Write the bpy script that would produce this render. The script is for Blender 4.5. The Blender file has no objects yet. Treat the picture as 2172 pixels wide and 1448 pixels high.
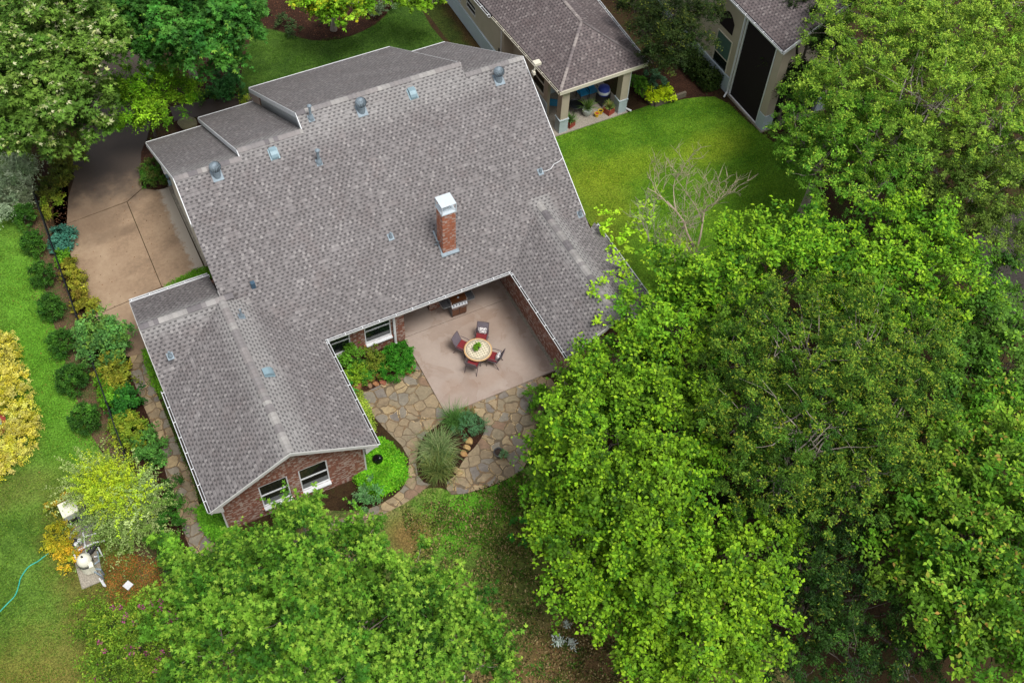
import bpy, math, random
import numpy as np
from mathutils import Vector, Matrix
from mathutils.geometry import tessellate_polygon
random.seed(7); rng = np.random.default_rng(11)
SC = bpy.context.scene
COL = SC.collection
# ------------------------------------------------------------------ camera
CAM = np.array([-14.708, -26.080, 38.873])
CR = np.array([0.89014318, -0.45429528, 0.03550947])
CU = np.array([0.34907009, 0.72990259, 0.58770084])
CF = np.array([0.29290817, 0.5107426, -0.80829871])
FPX = 2314.17
cd = bpy.data.cameras.new('camera'); co = bpy.data.objects.new('camera', cd); COL.objects.link(co)
cd.sensor_width = 36.0; cd.sensor_fit = 'HORIZONTAL'; cd.lens = 36.0*FPX/2172.0; cd.clip_end = 500; cd.clip_start = 0.5
co.matrix_world = Matrix(((CR[0], CU[0], -CF[0], CAM[0]), (CR[1], CU[1], -CF[1], CAM[1]), (CR[2], CU[2], -CF[2], CAM[2]), (0, 0, 0, 1)))
SC.camera = co
# ------------------------------------------------------------------ light
W = bpy.data.worlds.new('World'); SC.world = W; W.use_nodes = True
wn = W.node_tree; wn.nodes.clear()
sky = wn.nodes.new('ShaderNodeTexSky'); sky.sky_type = 'NISHITA'; sky.sun_disc = False
SUN_EL, SUN_AZ = math.radians(66), math.radians(165)
sky.sun_elevation = SUN_EL; sky.sun_rotation = SUN_AZ; sky.air_density = 1.0; sky.dust_density = 3.0
hs = wn.nodes.new('ShaderNodeHueSaturation'); hs.inputs['Saturation'].default_value = 0.22
bg = wn.nodes.new('ShaderNodeBackground'); bg.inputs['Strength'].default_value = 0.10
wo = wn.nodes.new('ShaderNodeOutputWorld')
wn.links.new(sky.outputs[0], hs.inputs['Color']); wn.links.new(hs.outputs[0], bg.inputs[0]); wn.links.new(bg.outputs[0], wo.inputs[0])
sd = bpy.data.lights.new('sun', 'SUN'); sd.energy = 1.5; sd.angle = math.radians(18); sd.color = (1.0, 0.96, 0.90)
so = bpy.data.objects.new('sun', sd); COL.objects.link(so)
sdir = Vector((math.sin(SUN_AZ)*math.cos(SUN_EL), math.cos(SUN_AZ)*math.cos(SUN_EL), math.sin(SUN_EL)))
so.rotation_euler = sdir.to_track_quat('Z', 'Y').to_euler(); so.location = (0, 0, 40)
SC.view_settings.view_transform = 'Standard'; SC.view_settings.look = 'None'
SC.view_settings.exposure = 0.80; SC.view_settings.gamma = 1.0
SC.cycles.max_bounces = 5; SC.cycles.diffuse_bounces = 2; SC.cycles.transparent_max_bounces = 8

def at(x, y, z=0.0):            # where the line of sight through a photo pixel meets height z
    d = CF + CR*(x-1086)/FPX - CU*(y-724)/FPX
    t = (z-CAM[2])/d[2]; return CAM + t*d
# ------------------------------------------------------------------ materials
def lin(r, g, b):
    f = lambda c: c/12.92 if c <= .04045 else ((c+.055)/1.055)**2.4
    return (f(r/255), f(g/255), f(b/255), 1)
class NT:
    def __init__(s, name):
        s.m = bpy.data.materials.new(name); s.m.use_nodes = True; s.t = s.m.node_tree
        s.b = s.t.nodes['Principled BSDF']; s.out = s.t.nodes['Material Output']
    def n(s, typ, **kw):
        q = s.t.nodes.new('ShaderNode'+typ)
        for k, v in kw.items(): setattr(q, k, v)
        return q
    def l(s, a, b): s.t.links.new(a, b); return s
    def val(s, x):
        return x
    def math(s, op, a, b=None, c=None, clamp=False):
        q = s.n('Math', operation=op); q.use_clamp = clamp
        for i, v in enumerate((a, b, c)):
            if v is None: continue
            if isinstance(v, (int, float)): q.inputs[i].default_value = v
            else: s.l(v, q.inputs[i])
        return q.outputs[0]
    def vec(s, x=0, y=0, z=0):
        q = s.n('CombineXYZ')
        for i, v in enumerate((x, y, z)):
            if isinstance(v, (int, float)): q.inputs[i].default_value = v
            else: s.l(v, q.inputs[i])
        return q.outputs[0]
    def noise(s, co, scale=5, detail=4, rough=.6, dist=0):
        q = s.n('TexNoise'); q.inputs['Scale'].default_value = scale; q.inputs['Detail'].default_value = detail
        q.inputs['Roughness'].default_value = rough; q.inputs['Distortion'].default_value = dist
        if co is not None: s.l(co, q.inputs['Vector'])
        return q.outputs[0]
    def ramp(s, fac, stops, interp='LINEAR'):
        q = s.n('ValToRGB'); e = q.color_ramp; e.interpolation = interp
        while len(e.elements) < len(stops): e.elements.new(.5)
        for el, (p, c) in zip(e.elements, stops):
            el.position = p; el.color = c if len(c) == 4 else (*c, 1)
        s.l(fac, q.inputs[0]); return q.outputs[0]
    def mix(s, fac, a, b, mode='MIX'):
        q = s.n('Mix', data_type='RGBA', blend_type=mode)
        for i, v in ((0, fac), (6, a), (7, b)):
            if isinstance(v, (int, float)): q.inputs[i].default_value = v
            elif isinstance(v, tuple): q.inputs[i].default_value = v if len(v) == 4 else (*v, 1)
            else: s.l(v, q.inputs[i])
        return q.outputs[2]
    def wcoord(s):
        return s.n('NewGeometry').outputs['Position']
    def sep(s, v):
        q = s.n('SeparateXYZ'); s.l(v, q.inputs[0]); return q.outputs
    def bump(s, h, strength=.3, dist=.02):
        q = s.n('Bump'); q.inputs['Strength'].default_value = strength; q.inputs['Distance'].default_value = dist
        s.l(h, q.inputs['Height']); s.l(q.outputs[0], s.b.inputs['Normal'])
    def done(s, col=None, rough=.7, metal=0, spec=.5):
        if col is not None:
            if isinstance(col, tuple): s.b.inputs['Base Color'].default_value = col if len(col) == 4 else (*col, 1)
            else: s.l(col, s.b.inputs['Base Color'])
        if isinstance(rough, (int, float)): s.b.inputs['Roughness'].default_value = rough
        else: s.l(rough, s.b.inputs['Roughness'])
        s.b.inputs['Metallic'].default_value = metal
        s.b.inputs['Specular IOR Level'].default_value = spec
        return s.m
def plain(name, col, rough=.6, metal=0, var=.12, scale=6, spec=.5):
    q = NT(name); c = q.n('TexCoord').outputs['Object']
    n = q.noise(c, scale, 5)
    lo = tuple(max(0, v*(1-var)) for v in col[:3]); hi = tuple(min(1, v*(1+var)) for v in col[:3])
    return q.done(q.ramp(n, [(.3, lo), (.7, hi)]), rough, metal, spec)
def shingle(name, cols, seed=0.0):
    q = NT(name); uv = q.n('UVMap').outputs[0]; o = q.sep(uv)
    vr = q.math('DIVIDE', o[1], .145); row = q.math('FLOOR', vr); fv = q.math('SUBTRACT', vr, row)
    wr = q.n('TexWhiteNoise', noise_dimensions='2D'); q.l(q.vec(row, 3.7+seed), wr.inputs['Vector'])
    off = q.math('ADD', q.math('MULTIPLY', row, .118), q.math('MULTIPLY', wr.outputs[0], .07))
    ur = q.math('DIVIDE', q.math('ADD', o[0], off), .105); idx = q.math('FLOOR', ur)
    wc = q.n('TexWhiteNoise', noise_dimensions='2D'); q.l(q.vec(idx, row), wc.inputs['Vector'])
    r = wc.outputs[0]
    par = q.math('ABSOLUTE', q.math('MODULO', idx, 2.0))
    pat = q.noise(uv, 1.1, 3, .6)
    tone = q.math('ADD', q.math('MULTIPLY', r, .86), q.math('MULTIPLY', par, .14), clamp=True)
    base = q.ramp(tone, [(0, cols[0]), (.2, cols[1]), (.42, cols[2]), (.74, cols[2]), (.86, cols[3]), (1, cols[4])])
    brown = q.mix(.55, base, cols[5])
    pm = q.ramp(pat, [(.52, (0, 0, 0)), (.68, (1, 1, 1))])
    base = q.mix(q.math('MULTIPLY', pm, .5), base, brown)
    if seed == 0.0:      # pale granule wear either side of the ridges
        w_ = q.sep(q.wcoord()); wn_ = q.noise(q.wcoord(), 2.2, 4, .7)
        def near(c, v, d, lim=None):
            a_ = q.math('ADD', q.math('ABSOLUTE', q.math('SUBTRACT', w_[c], v)), q.math('MULTIPLY', q.math('SUBTRACT', wn_, .5), .35))
            m_ = q.n('MapRange', interpolation_type='SMOOTHSTEP'); q.l(a_, m_.inputs[0]); m_.inputs[1].default_value = d*.25; m_.inputs[2].default_value = d*1.25
            m_.inputs[3].default_value = 1; m_.inputs[4].default_value = 0
            f_ = m_.outputs[0]
            for (ax_, lo_, hi_) in lim or []:
                f_ = q.math('MULTIPLY', q.math('MULTIPLY', f_, q.math('GREATER_THAN', w_[ax_], lo_)), q.math('LESS_THAN', w_[ax_], hi_))
            return f_
        wear = q.math('MAXIMUM', near(0, -11.45, .85, [(1, -6, 2.3), (0, -16, -8)]), near(1, 2.45, .6, [(0, -16, -11.7)]))
        wear = q.math('MAXIMUM', wear, near(0, 2.45, .6, [(1, -6, 2.2), (0, 0, 5)]))
        wear = q.math('MAXIMUM', wear, q.math('MULTIPLY', near(1, 7.3, .9, [(0, -13, 6)]), .7))
        base = q.mix(q.math('MULTIPLY', wear, .55), base, lin(158, 157, 155))
    gap = q.math('LESS_THAN', q.math('ADD', r, q.math('MULTIPLY', par, .9)), .90)
    band = q.math('MULTIPLY', gap, q.math('GREATER_THAN', fv, .58))
    line = q.math('LESS_THAN', fv, .14)
    dk = q.math('MAXIMUM', q.math('MULTIPLY', band, .66), q.math('MULTIPLY', line, .46))
    base = q.mix(dk, base, (.028, .026, .03, 1))
    g = q.noise(uv, 60, 3, .7)
    base = q.mix(.35, base, q.ramp(g, [(.3, (.25, .25, .25)), (.7, (.8, .8, .8))]), 'OVERLAY')
    big = q.noise(uv, .35, 4, .6)
    base = q.mix(.30, base, q.ramp(big, [(.35, (.38, .37, .37)), (.65, (.62, .62, .62))]), 'OVERLAY')
    h = q.math('SUBTRACT', q.math('SUBTRACT', 1.0, fv), q.math('MULTIPLY', gap, .5))
    q.bump(h, .5, .012)
    return q.done(base, .85, 0, .3)
def brick(name, c1, c2, white=.5):
    q = NT(name); p = q.sep(q.wcoord())
    v = q.vec(q.math('ADD', p[0], p[1]), p[2], 0)
    b = q.n('TexBrick'); q.l(v, b.inputs['Vector'])
    b.inputs['Scale'].default_value = 1; b.inputs['Brick Width'].default_value = .21; b.inputs['Row Height'].default_value = .075
    b.inputs['Mortar Size'].default_value = .007; b.inputs['Bias'].default_value = .1
    b.inputs['Color1'].default_value = c1; b.inputs['Color2'].default_value = c2; b.inputs['Mortar'].default_value = (.24, .17, .13, 1)
    v2 = q.vec(q.math('MULTIPLY', q.math('ADD', p[0], p[1]), .5), q.math('MULTIPLY', p[2], 2.2), 0)
    n = q.noise(v2, 5.5, 5, .75)
    fl = q.n('TexWhiteNoise', noise_dimensions='2D')
    q.l(q.vec(q.math('FLOOR', q.math('DIVIDE', q.math('ADD', p[0], p[1]), .105)), q.math('FLOOR', q.math('DIVIDE', p[2], .075))), fl.inputs['Vector'])
    w = q.math('ADD', q.math('MULTIPLY', n, .75), q.math('MULTIPLY', fl.outputs[0], .25))
    m = q.ramp(w, [(.53, (0, 0, 0)), (.60, (white, white, white))])
    col = q.mix(m, b.outputs['Color'], (.50, .42, .37, 1))
    q.bump(b.outputs['Fac'], .4, -.008)
    return q.done(col, .85, 0, .25)
def stucco(name, col):
    q = NT(name); c = q.wcoord()
    a = q.noise(c, 1.2, 4); b = q.noise(c, 90, 2)
    k = q.mix(.25, col, q.ramp(a, [(.3, (.35, .34, .32)), (.7, (.62, .62, .6))]), 'OVERLAY')
    q.bump(b, .25, .004); return q.done(k, .9, 0, .2)
def ground_noise(name, stops, s1=.5, s2=9, rough=.95, mixf=.5, bump=.5, fine=45):
    q = NT(name); c = q.wcoord()
    a = q.noise(c, s1, 5, .65, .4); b = q.noise(c, s2, 6, .75); d = q.noise(c, fine*.4, 6, .85)
    f = q.math('ADD', q.math('MULTIPLY', a, 1-mixf), q.math('MULTIPLY', b, mixf))
    k = q.ramp(f, stops)
    k = q.mix(.7, k, q.ramp(d, [(.34, (.12, .12, .12)), (.66, (.86, .86, .86))]), 'OVERLAY')
    q.bump(q.math('ADD', b, q.math('MULTIPLY', d, .6)), bump, .06)
    return q.done(k, rough, 0, .15)
def spot(q, c, x, y, rx, ry, edge=.35, nz=.5):
    """0..1 soft patch with a ragged edge round a place on the ground"""
    p = q.sep(c)
    dx = q.math('DIVIDE', q.math('SUBTRACT', p[0], x), rx); dy = q.math('DIVIDE', q.math('SUBTRACT', p[1], y), ry)
    r = q.math('SQRT', q.math('ADD', q.math('MULTIPLY', dx, dx), q.math('MULTIPLY', dy, dy)))
    n = q.noise(c, 1.6, 5, .7)
    r = q.math('ADD', r, q.math('MULTIPLY', q.math('SUBTRACT', n, .5), nz*2))
    mr = q.n('MapRange'); mr.clamp = True; mr.interpolation_type = 'SMOOTHSTEP'
    q.l(r, mr.inputs[0]); mr.inputs[1].default_value = 1-edge; mr.inputs[2].default_value = 1+edge
    mr.inputs[3].default_value = 1; mr.inputs[4].default_value = 0
    return mr.outputs[0]
def grassmat(name, dark, light, patches=(), fine=30):
    q = NT(name); c = q.wcoord()
    a = q.noise(c, .45, 4, .6, .3); b = q.noise(c, 5, 6, .8); d = q.noise(c, fine*.42, 6, .85)
    f = q.math('ADD', q.math('MULTIPLY', a, .5), q.math('MULTIPLY', b, .5))
    k = q.ramp(f, [(.40, dark), (.60, light)])
    for (x, y, rx, ry, col, st, nz) in patches:
        k = q.mix(q.math('MULTIPLY', spot(q, c, x, y, rx, ry, .6, nz), st), k, col)
    k = q.mix(.8, k, q.ramp(d, [(.38, (.10, .11, .12)), (.62, (.86, .85, .82))]), 'OVERLAY')
    e_ = q.noise(c, 2.3, 5, .75); k = q.mix(.35, k, q.ramp(e_, [(.38, (.30, .32, .30)), (.62, (.70, .68, .66))]), 'OVERLAY')
    q.bump(q.math('ADD', b, d), .8, .06)
    return q.done(k, .95, 0, .15)
def flagmat(name):
    q = NT(name); c = q.wcoord(); s = q.sep(c)
    wob = q.n('TexNoise'); wob.inputs['Scale'].default_value = 1.3; wob.inputs['Detail'].default_value = 2; q.l(c, wob.inputs['Vector'])
    va = q.n('VectorMath', operation='SCALE'); q.l(wob.outputs['Color'], va.inputs[0]); va.inputs['Scale'].default_value = .45
    vb = q.n('VectorMath', operation='ADD'); q.l(q.vec(s[0], s[1], 0), vb.inputs[0]); q.l(va.outputs[0], vb.inputs[1])
    p = vb.outputs[0]
    def vor(scale, feat, rnd=1.0):
        v = q.n('TexVoronoi', feature=feat, voronoi_dimensions='2D'); v.inputs['Scale'].default_value = scale
        v.inputs['Randomness'].default_value = rnd; q.l(p, v.inputs['Vector']); return v
    e1 = vor(2.15, 'DISTANCE_TO_EDGE').outputs['Distance']; c1 = vor(2.15, 'F1').outputs['Color']
    e2 = vor(4.6, 'DISTANCE_TO_EDGE').outputs['Distance']; c2 = vor(4.6, 'F1').outputs['Color']
    r1 = q.sep(c1)[0]; r2 = q.sep(c2)[0]
    big = q.ramp(r1, [(0, lin(134, 124, 104)), (.2, lin(144, 130, 106)), (.42, lin(128, 123, 113)), (.58, lin(136, 122, 100)), (.72, lin(160, 144, 114)), (.84, lin(118, 113, 108)), (.95, lin(130, 108, 90))], 'CONSTANT')
    sm = q.ramp(r2, [(0, lin(156, 134, 96)), (.35, lin(130, 104, 74)), (.6, lin(180, 160, 124)), (.85, lin(100, 90, 74))], 'CONSTANT')
    # where joints are wide, small stones fill them
    nz = q.noise(c, .9, 2)
    wide = q.ramp(nz, [(.42, (.030, .03, .03)), (.6, (.125, .125, .125))])
    insm = q.math('LESS_THAN', e1, wide)
    jw = q.math('ADD', .016, q.math('MULTIPLY', q.noise(c, 4, 3), .05)); j1 = q.math('LESS_THAN', e1, jw); j2 = q.math('LESS_THAN', e2, .075)
    col = q.mix(insm, big, sm)
    n1 = q.noise(c, 7, 5, .7); n2 = q.noise(c, 1.7, 3, .6)
    col = q.mix(.6, col, q.ramp(n1, [(.3, (.32, .30, .28)), (.7, (.68, .66, .62))]), 'OVERLAY')
    col = q.mix(.35, col, q.ramp(n2, [(.35, (.35, .33, .30)), (.65, (.66, .62, .56))]), 'OVERLAY')
    joint = q.math('MAXIMUM', q.math('MULTIPLY', j1, q.math('SUBTRACT', 1, insm)), q.math('MULTIPLY', insm, q.math('MAXIMUM', j1, j2)))
    jc = q.mix(q.noise(c, 2.5, 3), (.05, .04, .025, 1), (.24, .17, .10, 1))
    col = q.mix(joint, col, jc)
    q.bump(q.math('SUBTRACT', n1, q.math('MULTIPLY', joint, 1.5)), .5, .02)
    return q.done(col, .55, 0, .4)
def leafmat(name, trans=.25, rough=.6):
    q = NT(name); a = q.n('Attribute', attribute_name='tint')
    q.l(a.outputs['Color'], q.b.inputs['Base Color']); q.b.inputs['Roughness'].default_value = rough
    q.b.inputs['Specular IOR Level'].default_value = .16
    tr = q.n('BsdfTranslucent'); g = q.n('Gamma'); g.inputs[1].default_value = .9
    q.l(a.outputs['Color'], g.inputs[0]); q.l(g.outputs[0], tr.inputs[0])
    mx = q.n('MixShader'); mx.inputs[0].default_value = trans
    q.l(q.b.outputs[0], mx.inputs[1]); q.l(tr.outputs[0], mx.inputs[2]); q.l(mx.outputs[0], q.out.inputs[0])
    return q.m
def tintmat(name, rough=.8, nz=.3, scale=20):
    q = NT(name); a = q.n('Attribute', attribute_name='tint').outputs['Color']
    c = q.wcoord(); n = q.noise(c, scale, 5, .7)
    k = q.mix(nz, a, q.ramp(n, [(.3, (.25, .25, .25)), (.7, (.75, .75, .75))]), 'OVERLAY')
    q.bump(n, .3, .02)
    return q.done(k, rough, 0, .3)
def bark(name, a, b):
    q = NT(name); c = q.n('TexCoord').outputs['Object']
    n = q.noise(c, 14, 6, .7); q.bump(n, .6, .02)
    return q.done(q.ramp(n, [(.3, a), (.7, b)]), .9, 0, .2)

M = {}
M['shingle'] = shingle('shingle', [lin(104, 100, 100), lin(112, 108, 108), lin(120, 116, 116), lin(129, 125, 125), lin(142, 138, 137), lin(116, 105, 103)])
M['shingle2'] = shingle('shingle_brown', [lin(86, 79, 79), lin(94, 86, 86), lin(102, 93, 93), lin(114, 106, 105), lin(130, 122, 120), lin(94, 80, 79)], 5.)
M['cap'] = tintmat('ridge_cap', .9, .35, 40)
M['brick'] = brick('brick', lin(150, 94, 74), lin(122, 74, 60), .8)
M['brick_chim'] = brick('brick_chimney', lin(184, 108, 76), lin(156, 90, 64), .7)
M['white'] = plain('white_paint', (.72, .74, .76), .45, 0, .06)
M['soffit'] = plain('soffit_paint', (.55, .55, .53), .7, 0, .06)
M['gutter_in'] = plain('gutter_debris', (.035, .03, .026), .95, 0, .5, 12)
M['glass'] = NT('window_glass').done((.010, .014, .013), .06, 0, .8)
M['blind'] = plain('blind', (.06, .12, .10), .6, 0, .1)
M['galv'] = plain('galvanised', lin(128, 142, 152), .6, .2, .2, 9)
M['vent'] = plain('vent_paint', lin(128, 152, 162), .5, .1, .1, 9)
M['bluebox'] = plain('vent_dark', lin(62, 88, 108), .5, .1, .1, 9)
M['rubber'] = plain('rubber', (.02, .02, .022), .6)
M['blackmetal'] = plain('black_iron', (.014, .016, .02), .38, .2)
M['shroud'] = plain('cap_white', lin(198, 208, 214), .4, 0, .05)
M['stucco'] = stucco('stucco', lin(178, 168, 150))
M['stucco_lt'] = plain('wainscot', lin(172, 186, 192), .7, 0, .06)
M['creamtrim'] = plain('cream_trim', lin(208, 202, 184), .55, 0, .05)
M['screen'] = plain('solar_screen', (.016, .011, .013), .75, 0, .2, 30, .2)
M['flag'] = flagmat('flagstone')
M['patio'] = None
M['concrete_old'] = ground_noise('concrete_old', [(.3, lin(128, 122, 112)), (.7, lin(168, 160, 146))], 1, 8, .85, .5, .15)
M['mulch'] = ground_noise('mulch', [(.35, lin(34, 21, 15)), (.5, lin(56, 36, 26)), (.68, lin(88, 60, 44))], 1.2, 14, .9, .7, .9, 30)
M['dirt'] = ground_noise('bare_dirt', [(.36, lin(70, 56, 42)), (.48, lin(104, 84, 64)), (.55, lin(72, 84, 42)), (.64, lin(118, 96, 76))], .9, 7, .95, .45, .6)
M['soil'] = ground_noise('soil', [(.35, lin(34, 28, 18)), (.5, lin(62, 46, 30)), (.62, lin(52, 58, 26)), (.75, lin(92, 66, 44))], .6, 6, .95, .5, .7)
M['lawn_left'] = grassmat('lawn_left', lin(64, 96, 30), lin(104, 138, 54),
    [(-24, -9, 4.5, 3.0, lin(132, 118, 58), .75, .5), (-20.2, -8.5, 2.2, 3.5, lin(122, 116, 60), .6, .6), (-19.8, -3.2, 1.3, 3.2, lin(110, 96, 50), .7, .7), (-21.5, .5, 1.6, .7, lin(120, 116, 60), .4, .6), (-19, 7, 1.6, 7, lin(96, 160, 36), .55, .4)])
M['lawn_right'] = grassmat('lawn_right', lin(66, 108, 22), lin(100, 138, 36),
    [(7.4, 4.6, 1.3, 2.4, lin(136, 140, 40), .4, .5), (9.2, 5.6, 2.4, 1.0, lin(132, 150, 36), .5, .5), (6.2, 2.0, .7, 1.6, lin(134, 122, 48), .3, .6), (14, 5.0, 2.0, 1.0, lin(132, 150, 36), .6, .5)])
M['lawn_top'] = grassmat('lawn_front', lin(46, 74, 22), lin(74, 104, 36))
M['lawn_strip'] = grassmat('lawn_side', lin(40, 54, 18), lin(66, 76, 30), [(7, 17, .6, 8, lin(84, 58, 40), .7, .8)])  # darker grass with a brown patch, strip between the houses
M['yard'] = grassmat('back_yard', lin(80, 96, 46), lin(156, 138, 94),
    [(-5.2, -8.6, 3.6, 1.8, lin(92, 156, 38), 1.0, .45), (-8.4, -8.2, .9, .9, lin(134, 100, 66), .8, .5), (-4.0, -10.6, 3.0, 2.4, lin(84, 104, 36), .6, .6), (-4, -15.6, 6.0, 2.0, lin(122, 92, 66), .8, .8), (-3, -13.2, 2.0, 1.2, lin(84, 100, 44), .6, .9), (-6.5, -11.6, 1.6, 1.6, lin(88, 104, 48), .7, .9), (-4.6, -9.8, 1.0, .6, lin(132, 112, 74), .6, .9), (-2.4, -11.2, 1.0, .9, lin(78, 62, 48), .5, .9)])
M['wood'] = plain('weathered_timber', lin(98, 90, 78), .9, 0, .3, 20)
M['leaf'] = leafmat('leaf', .16)
M['leaf_dry'] = leafmat('leaf_matt', .12, .7)
M['bark'] = bark('bark', (.05, .04, .032), (.17, .145, .12))
M['bark_pale'] = bark('bark_pale', (.20, .17, .14), (.46, .41, .35))
M['bark_tan'] = bark('bark_tan', (.26, .20, .14), (.55, .46, .35))
M['rock'] = tintmat('boulder', .75, .6, 7)
M['redclay'] = plain('red_planter', lin(150, 62, 48), .6)
M['yellowpot'] = plain('yellow_plastic', lin(214, 178, 30), .45)
M['palepot'] = plain('pale_pot', lin(170, 178, 172), .55)
M['soilpot'] = plain('pot_soil', (.035, .022, .016), .95, 0, .4, 20)
M['turq'] = plain('turquoise', lin(36, 136, 186), .55)
M['bluecover'] = plain('blue_cover', lin(52, 70, 160), .5)
M['clothw'] = plain('pale_cloth', lin(202, 210, 218), .8)
M['steel'] = plain('stainless', (.55, .56, .58), .3, .8)
M['greymetal'] = plain('grey_metal', (.11, .115, .125), .35, .3)
M['copper'] = plain('bronze_enamel', lin(92, 52, 24), .3, .3, .1)
M['redcushion'] = plain('red_cushion', lin(118, 30, 36), .85)
M['chairframe'] = plain('chair_frame', lin(98, 86, 90), .45, .2)
M['sling'] = plain('chair_sling', lin(112, 104, 112), .7)
M['pvc'] = plain('pvc', lin(214, 216, 218), .4)
M['tank'] = plain('tank_cream', lin(226, 224, 206), .4, 0, .04)
M['hose'] = plain('green_hose', lin(46, 168, 148), .5, 0, .05)
M['pool'] = NT('pool_water').done(lin(40, 160, 190), .08)
M['flower'] = leafmat('flower', .3, .7)

def drive_mat():
    q = NT('driveway_concrete'); c = q.wcoord(); p = q.sep(c)
    a = q.noise(c, .55, 5, .6, .5); b = q.noise(c, 6, 6, .7); d = q.noise(c, 40, 3, .7)
    f = q.math('ADD', q.math('MULTIPLY', a, .65), q.math('MULTIPLY', b, .35))
    k = q.ramp(f, [(.36, lin(126, 106, 86)), (.5, lin(150, 127, 103)), (.64, lin(164, 142, 117))])
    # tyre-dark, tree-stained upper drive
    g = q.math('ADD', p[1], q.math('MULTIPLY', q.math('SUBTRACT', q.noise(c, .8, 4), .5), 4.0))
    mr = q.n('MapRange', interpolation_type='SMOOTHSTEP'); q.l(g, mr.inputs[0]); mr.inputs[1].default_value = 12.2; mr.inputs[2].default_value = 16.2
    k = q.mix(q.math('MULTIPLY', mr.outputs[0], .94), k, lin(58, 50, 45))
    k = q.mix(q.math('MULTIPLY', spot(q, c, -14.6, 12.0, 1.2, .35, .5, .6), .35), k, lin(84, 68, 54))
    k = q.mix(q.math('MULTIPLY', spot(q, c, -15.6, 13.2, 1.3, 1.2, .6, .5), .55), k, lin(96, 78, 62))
    # dry pale strip beside the garage door
    s = q.math('ADD', p[0], q.math('MULTIPLY', q.math('SUBTRACT', q.noise(c, 2.4, 6, .75), .5), 1.1))
    m2 = q.n('MapRange', interpolation_type='SMOOTHSTEP'); q.l(s, m2.inputs[0]); m2.inputs[1].default_value = -12.05; m2.inputs[2].default_value = -11.8; 
    k = q.mix(q.math('MULTIPLY', q.math('MULTIPLY', m2.outputs[0], q.math('LESS_THAN', p[1], 14.3)), .85), k, lin(176, 168, 156))
    k = q.mix(.4, k, q.ramp(d, [(.3, (.35, .35, .35)), (.7, (.65, .65, .65))]), 'OVERLAY')
    q.bump(b, .12, .01)
    return q.done(k, .6, 0, .4)
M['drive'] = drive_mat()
def patio_mat():
    q = NT('patio_coating'); c = q.wcoord()
    a = q.noise(c, .6, 4, .6, .3); b = q.noise(c, 7, 5, .7)
    k = q.ramp(a, [(.35, lin(158, 142, 131)), (.65, lin(168, 153, 142))])
    wet = q.ramp(q.noise(c, .75, 5, .6, .6), [(.50, (0, 0, 0)), (.56, (1, 1, 1))])
    k = q.mix(q.math('MULTIPLY', wet, .20), k, lin(136, 110, 92))
    for (x, y, rx, ry) in ((-4.1, -2.6, .5, .35), (-2.6, -2.9, .8, .35), (-1.2, -.2, 1.3, .8)):
        k = q.mix(q.math('MULTIPLY', spot(q, c, x, y, rx, ry, .5, .8), .22), k, lin(140, 108, 84))
    k = q.mix(.25, k, q.ramp(b, [(.3, (.4, .4, .4)), (.7, (.6, .6, .6))]), 'OVERLAY')
    rg = q.ramp(wet, [(0, (.55, .55, .55)), (1, (.22, .22, .22))])
    return q.done(k, rg, 0, .45)
M['patio'] = patio_mat()
def table_mat():
    q = NT('mosaic_top'); c = q.n('TexCoord').outputs['Object']; p = q.sep(c)
    r = q.math('SQRT', q.math('ADD', q.math('MULTIPLY', p[0], p[0]), q.math('MULTIPLY', p[1], p[1])))
    an = q.math('ARCTAN2', p[1], p[0])
    cream = q.ramp(q.noise(c, 22, 4), [(.3, lin(196, 184, 154)), (.7, lin(226, 218, 196))])
    gx = q.math('ABSOLUTE', q.math('SUBTRACT', q.math('FRACT', q.math('DIVIDE', p[0], .115)), .5))
    gy = q.math('ABSOLUTE', q.math('SUBTRACT', q.math('FRACT', q.math('DIVIDE', p[1], .115)), .5))
    dia = q.math('LESS_THAN', q.math('ADD', gx, gy), .26)
    k = q.mix(q.math('MULTIPLY', dia, q.math('LESS_THAN', r, .43)), cream, lin(122, 116, 92))
    def ring(a, b): return q.math('MULTIPLY', q.math('GREATER_THAN', r, a), q.math('LESS_THAN', r, b))
    seg = q.math('LESS_THAN', q.math('FRACT', q.math('MULTIPLY', an, 60/6.2832)), .62)
    k = q.mix(ring(.44, .452), k, lin(120, 96, 70))
    k = q.mix(q.math('MULTIPLY', ring(.475, .53), seg), k, lin(84, 66, 46))
    k = q.mix(ring(.552, .62), k, lin(196, 160, 112))
    return q.done(k, .35)
M['mosaic'] = table_mat()

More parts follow.
